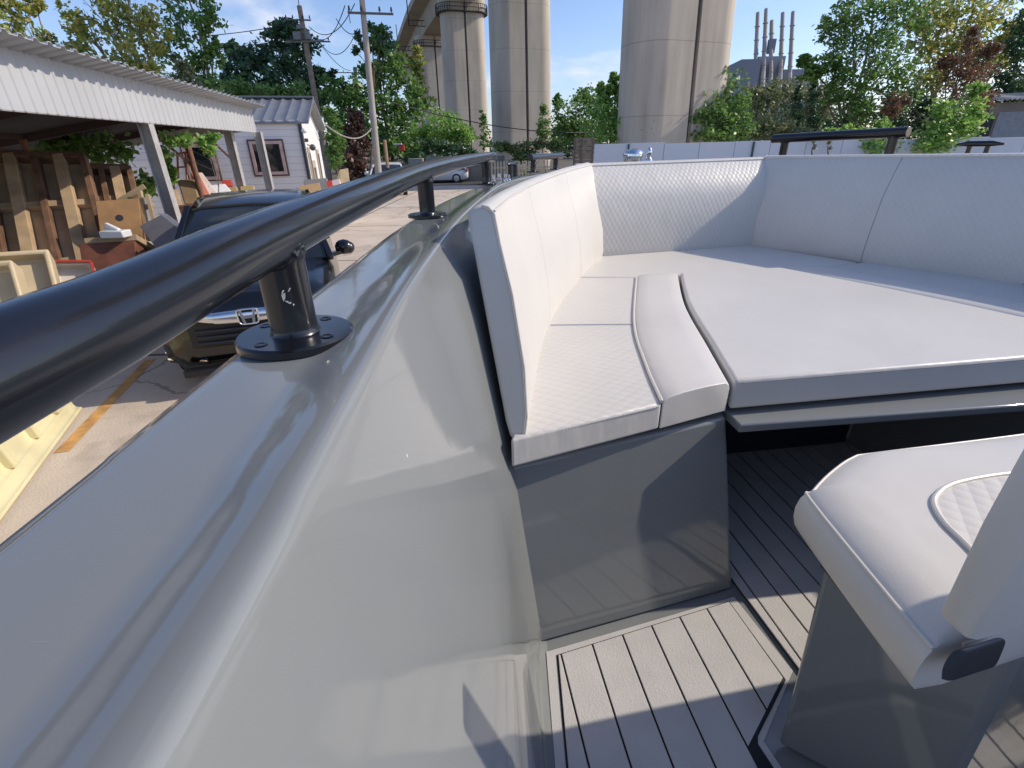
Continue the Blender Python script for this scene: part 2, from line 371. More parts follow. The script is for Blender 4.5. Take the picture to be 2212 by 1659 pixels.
# ------------------------------------------------------------------ ground
def ground_mat(name, c1, c2, scale, joints=0., rough=.9):
    m, t, N, L, b = nt(name); b.inputs['Roughness'].default_value = rough
    tc = N.new('ShaderNodeTexCoord')
    a = N.new('ShaderNodeTexNoise'); a.inputs['Scale'].default_value = scale; a.inputs['Detail'].default_value = 9; a.inputs['Roughness'].default_value = .65
    f = N.new('ShaderNodeTexNoise'); f.inputs['Scale'].default_value = 60; f.inputs['Detail'].default_value = 4
    L.new(tc.outputs['Object'], a.inputs['Vector']); L.new(tc.outputs['Object'], f.inputs['Vector'])
    rp = N.new('ShaderNodeValToRGB'); e = rp.color_ramp.elements; e[0].position, e[1].position = .32, .68
    e[0].color = (*c1, 1); e[1].color = (*c2, 1)
    L.new(mth(N, L, 'ADD', mth(N, L, 'MULTIPLY', a.outputs['Fac'], .8), mth(N, L, 'MULTIPLY', f.outputs['Fac'], .2)), rp.inputs['Fac'])
    out = rp.outputs['Color']
    if joints:
        sx = N.new('ShaderNodeSeparateXYZ'); L.new(tc.outputs['Object'], sx.inputs[0]); mk = None
        for ax in (0, 1):
            fr = mth(N, L, 'FRACT', mth(N, L, 'DIVIDE', sx.outputs[ax], joints)); l = mth(N, L, 'LESS_THAN', fr, .012)
            mk = l if mk is None else mth(N, L, 'MAXIMUM', mk, l)
        mx = N.new('ShaderNodeMix'); mx.data_type = 'RGBA'; L.new(mk, mx.inputs['Factor']); L.new(out, mx.inputs['A']); mx.inputs['B'].default_value = (.12, .1, .09, 1)
        out = mx.outputs['Result']
        dn = N.new('ShaderNodeTexNoise'); dn.inputs['Scale'].default_value = 1.2; dn.inputs['Detail'].default_value = 6; L.new(tc.outputs['Object'], dn.inputs['Vector'])
        va = N.new('ShaderNodeVectorMath'); va.operation = 'ADD'; L.new(tc.outputs['Object'], va.inputs[0]); L.new(dn.outputs['Color'], va.inputs[1])
        vo = N.new('ShaderNodeTexVoronoi'); vo.feature = 'DISTANCE_TO_EDGE'; vo.inputs['Scale'].default_value = .33; L.new(va.outputs[0], vo.inputs['Vector'])
        oil = N.new('ShaderNodeTexNoise'); oil.inputs['Scale'].default_value = .9; oil.inputs['Detail'].default_value = 7; oil.inputs['Roughness'].default_value = .6; L.new(va.outputs[0], oil.inputs['Vector'])
        ro = N.new('ShaderNodeValToRGB'); ro.color_ramp.elements[0].position = .56; ro.color_ramp.elements[1].position = .7; L.new(oil.outputs['Fac'], ro.inputs['Fac'])
        mk2 = mth(N, L, 'MAXIMUM', mth(N, L, 'MULTIPLY', mth(N, L, 'LESS_THAN', vo.outputs['Distance'], .006), .6), mth(N, L, 'MULTIPLY', ro.outputs['Color'], .4))
        m4 = N.new('ShaderNodeMix'); m4.data_type = 'RGBA'; L.new(mk2, m4.inputs['Factor']); L.new(out, m4.inputs['A']); m4.inputs['B'].default_value = (.17, .14, .11, 1)
        out = m4.outputs['Result']
    L.new(out, b.inputs['Base Color'])
    bp = N.new('ShaderNodeBump'); bp.inputs['Strength'].default_value = .3; bp.inputs['Distance'].default_value = .02
    L.new(f.outputs['Fac'], bp.inputs['Height']); L.new(bp.outputs['Normal'], b.inputs['Normal'])
    return m
MB().add([(-900, -300, 0), (900, -300, 0), (900, 1500, 0), (-900, 1500, 0)], [(0, 1, 2, 3)]).build('ground', ground_mat('dry_earth', (.1, .085, .06), (.17, .14, .1), .3), kind='structure', smooth=0, org=(0, 0, 0))
MB().add([(-26, -25, .004), (34, -25, .004), (34, 39, .004), (-26, 39, .004)], [(0, 1, 2, 3)]).build('concrete_yard', ground_mat('yard_concrete', (.47, .385, .3), (.7, .6, .49), .45, 6.), kind='structure', smooth=0, org=(0, 0, 0))
MB().add([(-60, 39, .006), (4, 39, .006), (4, 47, .006), (-60, 47, .006)], [(0, 1, 2, 3)]).build('road', ground_mat('asphalt', (.05, .045, .045), (.085, .075, .07), .5), kind='structure', smooth=0, org=(0, 0, 0))
# orange painted line on the yard
a, b_, c_ = PZ(150, 958, .008), PZ(215, 886, .008), PZ(310, 791, .008)
d = (c_-a).normalized(); nn = Vector((-d.y, d.x, 0))*.06
MB().add([a-d*.15-nn, c_+d*.25-nn, c_+d*.25+nn, a-d*.15+nn], [(0, 1, 2, 3)]).build('painted_line', M('orange_line_paint', (.55, .3, .1), .85, var=.35, vs=6), kind='structure', smooth=0)

# ------------------------------------------------------------------ the boat
ZF, ZS, ZD = 1.35, 1.9275, 2.24
ax0 = V2(.84, 2.465); au = V2(-.133, .991).normalized(); an = V2(au.y, -au.x)       # axis point, forward, starboard
def mir(p):
    p = Vector(p); k = (p-ax0).dot(an); q = p-an*2*k; return Vector((q.x, q.y, p.z))
def boatuv(p):
    q = V2(p[0], p[1])-ax0; return (q.dot(an), q.dot(au))
boat = empty('motorboat', (.8, .8, .5), 'grey fibreglass motorboat with black handrails, seen from inside its open bow cockpit', 'boat')

ridge = crom([V2(-.085, -1.6), V2(-.09, -.6), V2(-.098, .079), V2(-.103, .206), V2(-.109, .334), V2(-.121, .624), V2(-.118, 1.164), V2(-.085, 1.8), V2(-.017, 2.489), V2(.12, 3.05), V2(.3, 3.5), V2(.55, 3.82), V2(.66, 3.86)], 6)
outer = crom([V2(-.235, -1.6), V2(-.243, -.6), V2(-.25, .15), V2(-.254, .26), V2(-.258, .38), V2(-.262, .65), V2(-.264, 1.2), V2(-.232, 1.8), V2(-.14, 2.52), V2(-.01, 3.1), V2(.17, 3.62), V2(.42, 4.1), V2(.61, 4.32)], 6)
def hull_sec(i):
    a, o = ridge[i], outer[i]; n = (o-a); wd = n.length; n.normalize()
    def q(base, off, z): return Vector((base.x+n.x*off, base.y+n.y*off, z))
    fl = .188 if a.y < 2.2 else .05
    bul = .1*max(0., min(1., (a.y-.70)/.6))*max(0., min(1., (2.0-a.y)/.6))
    wo = lambda z: (.0045+(2.24-z)*.262 if z > 1.853 else .106+(1.853-z)*.129) if a.y < 2.2 else .0045+(2.24-z)*.05
    wall = lambda z: q(a, -wo(z)-bul*min(1., max(0., (2.238-z)/.06)), z)
    return [q(o, -.75, .62), q(o, -.32, .95), q(o, -.1, 1.6), q(o, -.02, 2.06), q(o, .006, 2.1), q(o, .012, 2.15), q(o, .006, 2.19),
            q(o, .0, 2.2), q(o, .0, 2.222), q(o, -.004, 2.232), q(o, -.011, 2.238), q(o, -.022, 2.2402), q(o, -.03, 2.241)]+[q(a, .008+.062*t, 2.2412+.0125*(.5+.5*math.cos(math.pi*t))) for t in (1., .9, .8, .7, .6, .5, .4, .3, .2, .1, 0.)]+[q(a, .004, 2.2535), q(a, .0005, 2.252), q(a, -.002, 2.2485), q(a, -.0038, 2.242)]+[
            wall(2.215), wall(2.19), wall(2.1), wall(2.0), wall(1.92), wall(1.853), wall(1.78), wall(1.6), wall(1.42), wall(1.375), q(a, -wo(1.36)-.006, 1.358), q(a, -wo(1.36)-.03, 1.349)]
secs = [hull_sec(i) for i in range(len(ridge))]
hb = MB(); hb.sweep(secs, closed=False, caps=False)
hb.sweep([[mir(p) for p in q] for q in secs], closed=False, caps=False)
hull = hb.build('hull', gel, boat, smooth=60)
# fore deck behind the bow backrest
fd = [p-(o-p).normalized()*.02 for p, o in zip(ridge, outer) if p.y > 2.86]
poly = fd+[mir(p) for p in fd[::-1]]
MB().prism([(p.x, p.y) for p in poly], 2.19, 2.235).build('foredeck', gel, boat, bevel=.004)
# cockpit sole
MB().add([PZ(1150, 1900, ZF), (2.3, -1.5, ZF), (2.4, 3., ZF), (.3, 3., ZF), (.03, .8, ZF), (.03, -1.5, ZF)][1:], [(0, 1, 2, 3, 4)]).build('cockpit_sole', gel, boat, smooth=0)

# foam floor mats with planked grooves
def clip(poly, p, n):
    out = []
    for i in range(len(poly)):
        a, b = poly[i], poly[(i+1) % len(poly)]; da, db = (a-p).dot(n), (b-p).dot(n)
        if da >= 0: out.append(a)
        if da*db < 0: out.append(a+(b-a)*(da/(da-db)))
    return out
def planks(mb, region, k0, k1, pitch, gap, z0, z1, off=0.):
    k = k0+off
    while k < k1:
        q = clip(clip(region, ax0+an*(k+gap/2), an), ax0+an*(k+pitch-gap/2), -an)
        if len(q) >= 3: mb.prism([(p.x, p.y) for p in q], z0, z1)
        k += pitch
def P2(x, y): q = PZ(x, y, ZF+.006); return V2(q.x, q.y)
mouter = [P2(1180, 1407), P2(1588, 1286), P2(1712, 1462), V2(.63, .1), V2(.1, -.6), V2(.068, -.6)]
m1 = MB(); m1.prism([(p.x, p.y) for p in [P2(1180, 1407), P2(1586, 1288), P2(1713, 1448), P2(1650, 1600), P2(1690, 1659), V2(.6, -.6), V2(.068, -.6)]], ZF+.001, ZF+.004)
m1.build('floor_mat', matfloor, boat, smooth=0, label='planked foam floor mat in front of the seat locker')
iA = [P2(1206, 1416), P2(1574, 1301), P2(1693, 1468), P2(1632, 1590), P2(1632, 1606), P2(1665, 1659)]
gp = MB(); gp.prism([(p.x, p.y) for p in [iA[0]-V2(.004, -.002), iA[1]+V2(.003, .004), iA[2]+V2(.005, 0), iA[3]+V2(.005, 0), iA[4]+V2(.005, 0), iA[5]+V2(.006, 0), V2(.59, -.5), V2(.078, -.5)]], ZF+.0042, ZF+.0052)
gp.build('mat_groove', darkgap, boat, smooth=0)
k_of = lambda p: (p-ax0).dot(an)
kP = [k_of(P2(*q)) for q in ((1276, 1387), (1343, 1366), (1400, 1345), (1452, 1325), (1528, 1312))]
k_first = k_of(V2(.174, .76)); pitch = .0775
kB = k_of(iA[3])
pl = MB()
for i in range(-3, 6):
    ka, kb = k_first+i*pitch, k_first+(i+1)*pitch
    g = .002
    reg = [V2(.088, .731), V2(.54, .865), V2(.62, .56), V2(.62, -.5), V2(.088, -.5)] if False else [iA[0], iA[1], iA[2], V2(iA[2].x+.2, -.5), V2(iA[0].x-.012, -.5)]
    q = clip(clip(reg, ax0+an*(ka+g), an), ax0+an*(kb-g), -an)
    if i == -1: q = clip(q, V2(.093, .692), (V2(.1, .69)-V2(.6, .9)).orthogonal() if False else V2(0, 1)) if False else q
    if kb > kB:                                            # cut along the helm seat plinth
        e = (iA[3]-iA[2]).normalized(); nrm = V2(-e.y, e.x)
        if nrm.dot(iA[0]-iA[3]) < 0: nrm = -nrm
        q = clip(q, iA[3]+nrm*.003, nrm)
    if len(q) >= 3: pl.prism([(p.x, p.y) for p in q], ZF+.0053, ZF+.0085)
pl.build('floor_plank', matfloor, boat, bevel=.0012, smooth=0)
# second mat that runs forward under the sunbed
m2 = MB(); reg2 = [P2(1596, 1276), V2(.5, 2.2), V2(1.4, 2.2), V2(2., .2), V2(.66, .2), P2(1722, 1448)]
reg2 = [P2(1594, 1268), V2(.42, 1.9), V2(1.35, 2.0), V2(2., .2), V2(.69, .2), P2(1722, 1440)]
m2.prism([(p.x, p.y) for p in reg2], ZF+.001, ZF+.0045)
m2.build('mat_groove', darkgap, boat, smooth=0)
pl2 = MB(); kk = k_of(P2(1594, 1268))
pl2.prism([(p.x, p.y) for p in clip(reg2, ax0+an*(kk+.024), -an)], ZF+.0046, ZF+.0085)
planks(pl2, reg2, kk+.026, 1.3, .062, .0045, ZF+.0046, ZF+.0085)
pl2.build('floor_plank', matfloor, boat, bevel=.0012, smooth=0)

# port seat locker (moulded box) and its mirror image
def P3(x, y, z): q = PZ(x, y, z); return V2(q.x, q.y)
lockF = [V2(.05, .758), V2(.566, .902)]
binner = crom([V2(.474, .942), P3(1530, 750, ZS), P3(1480, 660, ZS), V2(.68, 1.948)], 6)       # bolster inner edge
bouter = crom([V2(.305, .87), P3(1395, 790, ZS), V2(.364, 1.363), V2(.505, 1.922)], 6)            # bolster outer edge
def rs(path, n):
    acc = [0]
    for a, b in zip(path, path[1:]): acc.append(acc[-1]+(b-a).length)
    out = []
    for k in range(n+1):
        t = acc[-1]*k/n; i = max(j for j in range(len(acc)) if acc[j] <= t+1e-9); i = min(i, len(path)-2)
        u = (t-acc[i])/max(acc[i+1]-acc[i], 1e-9); out.append(path[i].lerp(path[i+1], u))
    return out
binner, bouter = rs(binner, 22), rs(bouter, 22)
def locker(f):
    lb = MB()
    inn = [V2(.566, .902), V2(.575, .96), V2(.63, 1.35), V2(.72, 1.9), V2(.5, 2.2), V2(.12, 1.4), V2(.04, .95)]
    pol = [f(p) for p in [lockF[0]]+inn]
    tl = PZ(1091, 1011, 1.845); tr_ = PZ(1569, 902, 1.845); sh_ = V2(tr_.x, tr_.y)-inn[0]; topl = [f(p) for p in [V2(tl.x, tl.y)]+[p+sh_ for p in inn[:3]]+inn[3:-1]+[V2(-.05, .95)]]
    lb.sweep([[Vector((p.x, p.y, ZF+.0015)) for p in pol], [Vector((p.x, p.y, 1.845)) for p in topl]], True, True)
    return lb
locker(lambda p: p).build('seat_locker', gel, boat, bevel=.009, seg=3)
locker(mir).build('seat_locker', gel, boat, bevel=.009, seg=3)
# locker top flange seen as a light edge, ledge that carries the sunbed filler
le = MB()
q0, q1 = P3(1600, 912, 1.86), P3(2212, 868, 1.86)
dl = (q1-q0).normalized(); q1 = q0+dl*1.05; nl = V2(-dl.y, dl.x)
le.prism([(p.x, p.y) for p in (q0, q1, q1+nl*.5, q0+nl*.5)], 1.832, 1.853)
le.prism([(p.x, p.y) for p in (q0+nl*.03+dl*.03, q1+nl*.03, q1+nl*.4, q0+nl*.4+dl*.03)], 1.818, 1.8318)
le.build('sunbed_ledge', gel, boat, bevel=.005, seg=3)
# dark recess panel ahead of the foot well with its pale door edges
bk0, bk1 = V2(.5, 1.47), V2(1.75, 1.635)
rb = MB(); db = (bk1-bk0).normalized(); nb = V2(-db.y, db.x)
rb.prism([(p.x, p.y) for p in (bk0, bk1, bk1+nb*.03, bk0+nb*.03)], ZF+.01, 1.83)
rp_ = rb.build('recess_panel', darkpanel, boat)
for k, (px, wd) in enumerate(((1825, .006), (1884, .011), (1975, .006))):
    t = PZ(px, 955, 1.6)
    dd = ray(px, 950); # hit the panel plane
    den = dd.x*(-db.y)+dd.y*db.x; s_ = (bk0.x*(-db.y)+bk0.y*db.x)/den
    pt = V2(dd.x*s_, dd.y*s_)
    MB().prism([(q.x, q.y) for q in (pt-nb*.006, pt+db*wd-nb*.006, pt+db*wd-nb*.0005, pt-nb*.0005)], ZF+.03, 1.82).build('door_edge', M('pale_edge_trim', (.5, .5, .5), .4), rp_)

# handrails: tube, posts, flanges, screws
def rail(path, posts, r=.0228, deck=ZD):
    tb = MB(); tb.tube(path, [r]*(len(path)), 24)
    t = tb.build('handrail', blackmetal, boat, smooth=50, bevel=.003)
    for (x, y, zt, rr, zd) in posts:
        MB().lathe((x, y, zd), [(rr*.92, .009), (rr*1.12, .0095), (rr*1.03, .012), (rr, .016), (rr, zt-zd-.012), (rr*1.08, zt-zd-.004), (rr*.9, zt-zd+.004)], 28).build('post', blackmetal, t)
        fb = MB(); fb.lathe((x, y, zd), [(.0495, .0012), (.0515, .002), (.0515, .0078), (.0495, .0098), (.03, .0102)], 48); fb.build('flange', blackmetal, t)
        tz_ = None
        for a_, b_ in zip(path, path[1:]):
            if min(a_[1], b_[1])-1e-6 <= y <= max(a_[1], b_[1])+1e-6 and abs(b_[1]-a_[1]) > 1e-6:
                t_ = (y-a_[1])/(b_[1]-a_[1]); c_ = Vector(a_).lerp(Vector(b_), t_); d_ = (Vector(b_)-Vector(a_)).normalized(); tz_ = c_
        if tz_ is not None:
            ring = []
            hx_ = Vector((d_.y, -d_.x, 0)).normalized()
            for k in range(49):
                th = 2*math.pi*k/48; px, py = x+rr*1.02*math.cos(th), y+rr*1.02*math.sin(th)
                off = Vector((px-tz_.x, py-tz_.y, 0)); per = off.dot(hx_); al_ = off.dot(Vector((d_.x, d_.y, 0)).normalized())
                ring.append(Vector((px, py, tz_.z+al_*d_.z-math.sqrt(max(r*r-per*per, 1e-7))-.0004)))
            wb_ = MB(); wb_.tube(ring, [.0026+.0007*math.sin(k*2.9)+.0004*math.sin(k*1.3) for k in range(49)], 8, caps=False); wb_.build('weld', blackmetal, t)
        for k in range(4):
            sb = MB(); an_ = R(45+90*k+20); c = Vector((x+.0385*math.cos(an_), y+.0385*math.sin(an_), zd+.0098))
            sb.lathe(c, [(.0052, 0), (.0056, .0008), (.0044, .0011), (.0026, .0004), (.002, -.002)], 14)
            sb.build('screw', M('oiled_screw_steel', (.06, .06, .065), .3, .8), t)
    return t
rz = 2.352
path = [Vector((-.20, -.9, 2.34)), Vector((-.185, -.4, 2.342))]
def rc(x, y, z): return PZ(x, y, z)
pathpts = [Vector((-.205, -.6, 2.31)), Vector((-.203, -.15, 2.318)), Vector((-.2, .174, 2.3255)), Vector((-.2, .254, 2.3275))]
pathpts += [Vector((-.201, .43, 2.3365)), Vector((-.209, .85, 2.345)), Vector((-.213, 1.345, 2.352)), Vector((-.180, 1.95, 2.358)), Vector((-.109, 2.58, 2.364)), Vector((-.082, 2.74, 2.364)), Vector((-.073, 2.785, 2.360))]
main_rail = rail(crom(pathpts, 10), [(-.201, .43, 2.325, .0205, 2.2405), (-.213, 1.345, 2.337, .0205, 2.2405), (-.109, 2.58, 2.35, .0205, 2.2405)])
# chipped paint on the nearest post
ch = MB(); pc = Vector((-.201, .43, 2.288)); vd = (Vector((0, 0, H))-pc); vd.z = 0; vd.normalize(); sd_ = Vector((-vd.y, vd.x, 0))
def chp(u_, v_):
    return pc+vd*(math.sqrt(.0206**2-u_*u_))+sd_*u_+Vector((0, 0, v_))
for poly_ in (((.004, .0075), (-.003, .006), (-.0045, .0028), (.002, .0048)), ((-.0012, .004), (-.0048, .002), (-.0042, -.0035), (-.0022, -.001)), ((-.0035, -.003), (.0006, -.0065), (.0022, -.0052), (-.001, -.0034)), ((.003, -.0062), (.0042, -.0074), (.0026, -.0085))):
    ch.add([chp(*q) for q in poly_], [tuple(range(len(poly_)))])
ch.build('paint_chip', M('bare_metal_chip', (.6, .6, .58), .4), main_rail)
# bow rail, starboard rail
b1 = PZ(1152, 373, ZD); b2 = b1+V2(.2, .42)
zb = topz(340, b1.x, b1.y); dq = (b2-b1).normalized()
rail([b1-dq*.06+Vector((0, 0, zb-ZD)), b2+dq*.14+Vector((0, 0, zb-ZD))], [(b1.x, b1.y, zb-.01, .0205, 2.2405), (b2.x, b2.y, zb-.01, .0205, 2.2405)])
def onray(x, y, path):     # point of the starboard deck line under a pixel column
    best = None
    for q in path:
        d_ = ray(x, y); e = abs(q.x*d_.y-q.y*d_.x)/math.hypot(d_.x, d_.y)
        if best is None or e < best[0]: best = (e, q)
    return best[1]
sdeck = [mir((a*.6+b*.4)) for a, b in zip(rs(ridge, 300), rs(outer, 300))]
e1, e2, s1, s2 = onray(1668, 300, sdeck), onray(1962, 285, sdeck), onray(1692, 320, sdeck), onray(1926, 320, sdeck)
z1_, z2_ = topz(300, e1.x, e1.y), topz(285, e2.x, e2.y)
rail([Vector((e1.x, e1.y, z1_)), Vector((e2.x, e2.y, z2_))], [(s1.x, s1.y, z1_-.01, .0205, 2.2405), (s2.x, s2.y, z2_-.012, .0205, 2.2405)])
# deck cleats
def cleat(p, z, d, L_=.11, k=1.):
    m_ = MB(); d = V2(*d[:2]).normalized(); sd2 = V2(-d.y, d.x); p = Vector((p.x, p.y, z))
    for sg in (-1, 1): m_.box(p+d*sg*.022*k+Vector((0, 0, .02*k)), (.012*k, .014*k, .04*k), (d, sd2, Vector((0, 0, 1))))
    m_.tube([p-d*L_/2+Vector((0, 0, .044*k)), p-d*L_*.25+Vector((0, 0, .046*k)), p+d*L_*.25+Vector((0, 0, .046*k)), p+d*L_/2+Vector((0, 0, .044*k))], [.003*k, .0085*k, .0085*k, .003*k], 10)
    m_.box(p+Vector((0, 0, .003)), (.075*k, .026*k, .006), (d, sd2, Vector((0, 0, 1))))
    return m_.build('cleat', blackmetal, boat, bevel=.001)
cleat(PZ(1108, 384, ZD), 2.241, (.4, .9), .16, 1.7)
cq = onray(2118, 320, sdeck); cleat(cq, topz(309, cq.x, cq.y)-.062, (-.6, .8), .15, 1.3)
# bow fittings: chrome windlass and small deck hardware
wp = V2(.775, 3.3); wz = 2.236
wb = MB(); wb.lathe((wp.x, wp.y, wz), [(.07, 0), (.07, .03), (.055, .04), (.055, .1), (.062, .105), (.062, .125), (.048, .142), (.02, .15), (.005, .152)], 24)
wb.box((wp.x-.07, wp.y, wz+.03), (.08, .09, .06)); wl = wb.build('windlass', chrome, boat, bevel=.004)
MB().lathe((wp.x+.09, wp.y-.03, wz), [(.03, 0), (.03, .02), (.012, .03), (.012, .06), (.022, .07), (.022, .09), (.01, .105), (.016, .125), (.012, .15), (.003, .158)], 18).build('capstan', chrome, wl)
for (x, y, rr) in ((1078, 388, .016), (1066, 392, .012), (1092, 389, .013), (1100, 392, .01)):
    q = PZ(x, y, ZD); fb = MB(); fb.lathe((q.x, q.y, 2.241), [(rr, 0), (rr, .006), (rr*.5, .012), (rr*.55, .03), (rr*.2, .034)], 14)
    fb.build('deck_fitting', chrome, boat)

# ------------------------------------------------------------------ cushions
def lin(a, b, t): return a+(b-a)*t
vin_seam = vinyl('seamed_quilted_vinyl', quilt=.021, seams=(.6095, 1.209))
vin_seam2 = vinyl('plain_seamed_vinyl', quilt=.021, seams=(.6, 1.2), ang=35, qk=.1)
def backrest(name, base, tops, lean, thick0, thick1, bulge, label, mats, side, body=.004, shear=0.):
    """base: XY points along the foot of the front face; tops: z of the front top edge; side: outward sign"""
    n = len(base); S = []
    for i in range(n):
        d = (base[min(i+1, n-1)]-base[max(i-1, 0)]).normalized(); o = V2(-d.y, d.x)*side
        zt, l, hh = tops[i], lean[i], tops[i]-ZS
        b_ = base[i]
        sh = shear*max(0, 1-i/n)**1.5
        def q(off, z):
            k_ = sh*(z-ZS)/.385; return Vector((b_.x+o.x*off+d.x*k_, b_.y+o.y*off+d.y*k_, z))
        S.append([q(.004, ZS-.012), q(-body, ZS+.03), q(l*.1-body*1.6, ZS+hh*.3), q(bulge[0]*l-body*1.6, ZS+hh*.62), q(bulge[1]*l, ZS+hh*.84), q(l*.96, zt-.014), q(l+.008, zt-.003), q(l+.02, zt),
                  q(l+thick1-.016, zt-.004), q(l+thick1-.003, zt-.014), q(l*.5+(thick0+thick1)/2, ZS+hh*.5), q(thick0+.004, ZS+.02), q(thick0-.006, ZS-.012)])
    c = MB(); c.sweep(S, True, True, mf=lambda j: 1 if 0 <= j <= 5 else 0)
    o = c.build(name, mats, None, bevel=.007, seg=3, smooth=55, label=label, cat='backrest cushion', group='white backrest cushions around the bow')
    # piped seam along the top front edge and down the near end
    m_ = MB(); m_.tube([s_[5]+Vector((0, 0, .0045)) for s_ in S], .0022, 8)
    e0 = (S[0][0]-S[1][0]).normalized()*.0005
    m_.tube([S[0][k]+e0 for k in range(0, 8)], .0022, 8)
    m_.build('piping', vin, o)
    return o
lb = rs(crom([V2(.025, .762), V2(.114, 1.365), V2(.286, 1.94), V2(.465, 2.395)], 8), 24)
seg = len(lb)
tz = [lin(2.3126, 2.338, max(0, (i/24-.3)/.7)) for i in range(seg)]
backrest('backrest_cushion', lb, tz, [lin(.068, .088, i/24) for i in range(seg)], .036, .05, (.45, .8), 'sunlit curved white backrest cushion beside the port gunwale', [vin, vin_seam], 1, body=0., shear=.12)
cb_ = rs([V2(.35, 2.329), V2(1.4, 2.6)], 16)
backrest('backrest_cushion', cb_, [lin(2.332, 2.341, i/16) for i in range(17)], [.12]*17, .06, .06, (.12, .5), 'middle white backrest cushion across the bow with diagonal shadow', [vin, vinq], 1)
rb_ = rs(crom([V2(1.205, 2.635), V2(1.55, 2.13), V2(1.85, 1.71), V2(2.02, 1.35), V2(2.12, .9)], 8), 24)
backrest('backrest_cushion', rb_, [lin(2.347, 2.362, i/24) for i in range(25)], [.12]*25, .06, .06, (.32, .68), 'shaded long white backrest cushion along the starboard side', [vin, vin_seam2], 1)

TH = .062
def bench(f, label, flip):
    root = empty('bench_cushion', f(Vector((.3, 1.3, ZS-TH))), label, 'seat cushion', 'white seat cushions in the bow')
    n = len(bouter); wall = rs([V2(-.012, .752), V2(.09, 1.365), V2(.262, 1.945)], n-1)
    # quilted panel
    m_ = MB(); ow = V2(-.16, .02) if flip else V2(0, 0)
    pol = [f(p) for p in [V2(-.004, .742)+ow]+bouter+[V2(.27, 1.945)+ow, V2(.09, 1.365)+ow]]
    m_.prism([(p.x, p.y) for p in pol], ZS-TH, ZS, 0, uvf=boatuv, sidemi=1)
    qp = m_.build('quilted_panel', [bq, vin], root, bevel=.006, seg=3)
    # raised bolster along the inner edge
    S = []
    for a, b in zip(bouter, binner):
        a = a+(b-a)*.012; w_ = b-a; pr = [(0, ZS-TH), (0, ZS-.004), (.02, ZS+.005), (.08, ZS+.0105), (.3, ZS+.0135), (.5, ZS+.014), (.7, ZS+.0135), (.92, ZS+.0105), (.98, ZS+.004), (1, ZS-.006), (1., ZS-TH)]
        S.append([f(Vector((a.x+w_.x*t, a.y+w_.y*t, z))) for t, z in pr])
    # soft far end
    for k, fr in ((1, .35), (2, .75)):
        S.append([Vector((p.x, p.y, min(p.z, ZS+.02*(1-fr))))+f(au*.012*k)-f(Vector((0, 0, 0))) if False else p+((S[-1][5]-S[-2][5]).normalized()*.01)+Vector((0, 0, -.006 if p.z > ZS-.01 else 0)) for p in S[-1]])
    m_ = MB(); m_.sweep(S, True, True); m_.build('bolster', vin, root, bevel=.006, seg=3, smooth=60)
    m_ = MB(); m_.tube([f(Vector((p.x, p.y, ZS+.003))) for p in bouter], .004, 8)
    m_.build('piping', vin, root)
    # top stitching along the front edge
    st = MB(); a, b = f(V2(0, .7455)), f(V2(.30, .8665))
    for k in range(44):
        t = (k+.2)/44; t2 = (k+.75)/44
        st.bar(Vector((*lin(a, b, t)[:2], ZS-.0065)), Vector((*lin(a, b, t2)[:2], ZS-.0065)), .0016, .0016)
    st.build('stitching', M('grey_thread', (.4, .4, .42), .8), root)
    return root
# quilted panel material with its one cross seam (v seam handled as u of a rotated map)
bq = vinyl('bench_quilt', quilt=.0225, ang=52)
bench(lambda p: Vector(p), 'sunlit quilted white bench cushion with raised bolster on the port side', False)
bench(mir, 'shaded white bench cushion with raised bolster along the starboard side', True)
# bow cushion
m_ = MB(); bow = [V2(.275, 1.95), V2(.505, 1.928), V2(.69, 1.972), V2(.92, 2.0), mir(V2(.69, 1.972)), mir(V2(.505, 1.928)), mir(V2(.275, 1.95)), V2(1.25, 2.6), V2(.84, 2.5), V2(.43, 2.39)]
m_.prism([(p.x, p.y) for p in bow], ZS-TH, ZS+.001, 0, uvf=boatuv)
m_.build('bow_cushion', vin, None, bevel=.012, seg=4, label='plain white bow cushion below the middle backrest', cat='seat cushion', group='white seat cushions in the bow')
# cross seam of the quilted panel : narrow welt strips
for nm, (a, b) in (('welt', ((.118, 1.366), (.36, 1.358))), ):
    q0, q1 = V2(*a), V2(*b)
    MB().tube([Vector((q0.x, q0.y, ZS+.0005)), Vector((q1.x, q1.y, ZS+.0005))], .0022, 6).build('welt', M('grey_seam', (.42, .42, .45), .6), [o for o in bpy.data.objects if o.name.startswith('bench_cushion')][0])
# sunbed filler
fr0, fr1 = V2(.486, .9465), None
fi = [p+(binner[1]-bouter[1]).normalized()*.011 for p in binner]
fill = fi+[mir(p) for p in fi[::-1]]
m_ = MB(); m_.prism([(p.x, p.y) for p in fill], ZS-TH, ZS+.012, 0, uvf=boatuv)
fo = m_.build('sunbed_cushion', vin, None, bevel=.009, seg=4, label='large plain white sunbed cushion filling the middle of the bow', cat='seat cushion', group='white seat cushions in the bow')
st = MB(); a, b = fi[0], mir(fi[0]); nd = (b-a).normalized(); nf = V2(nd.y, -nd.x)
for k in range(150):
    p0 = a+nd*(.012+k*.0075)+nf*.0004; st.bar(Vector((p0.x, p0.y, ZS+.0035)), Vector((*(p0+nd*.0045)[:2], ZS+.0035)), .0016, .0016)
st.build('stitching', MC['grey_thread'], fo)

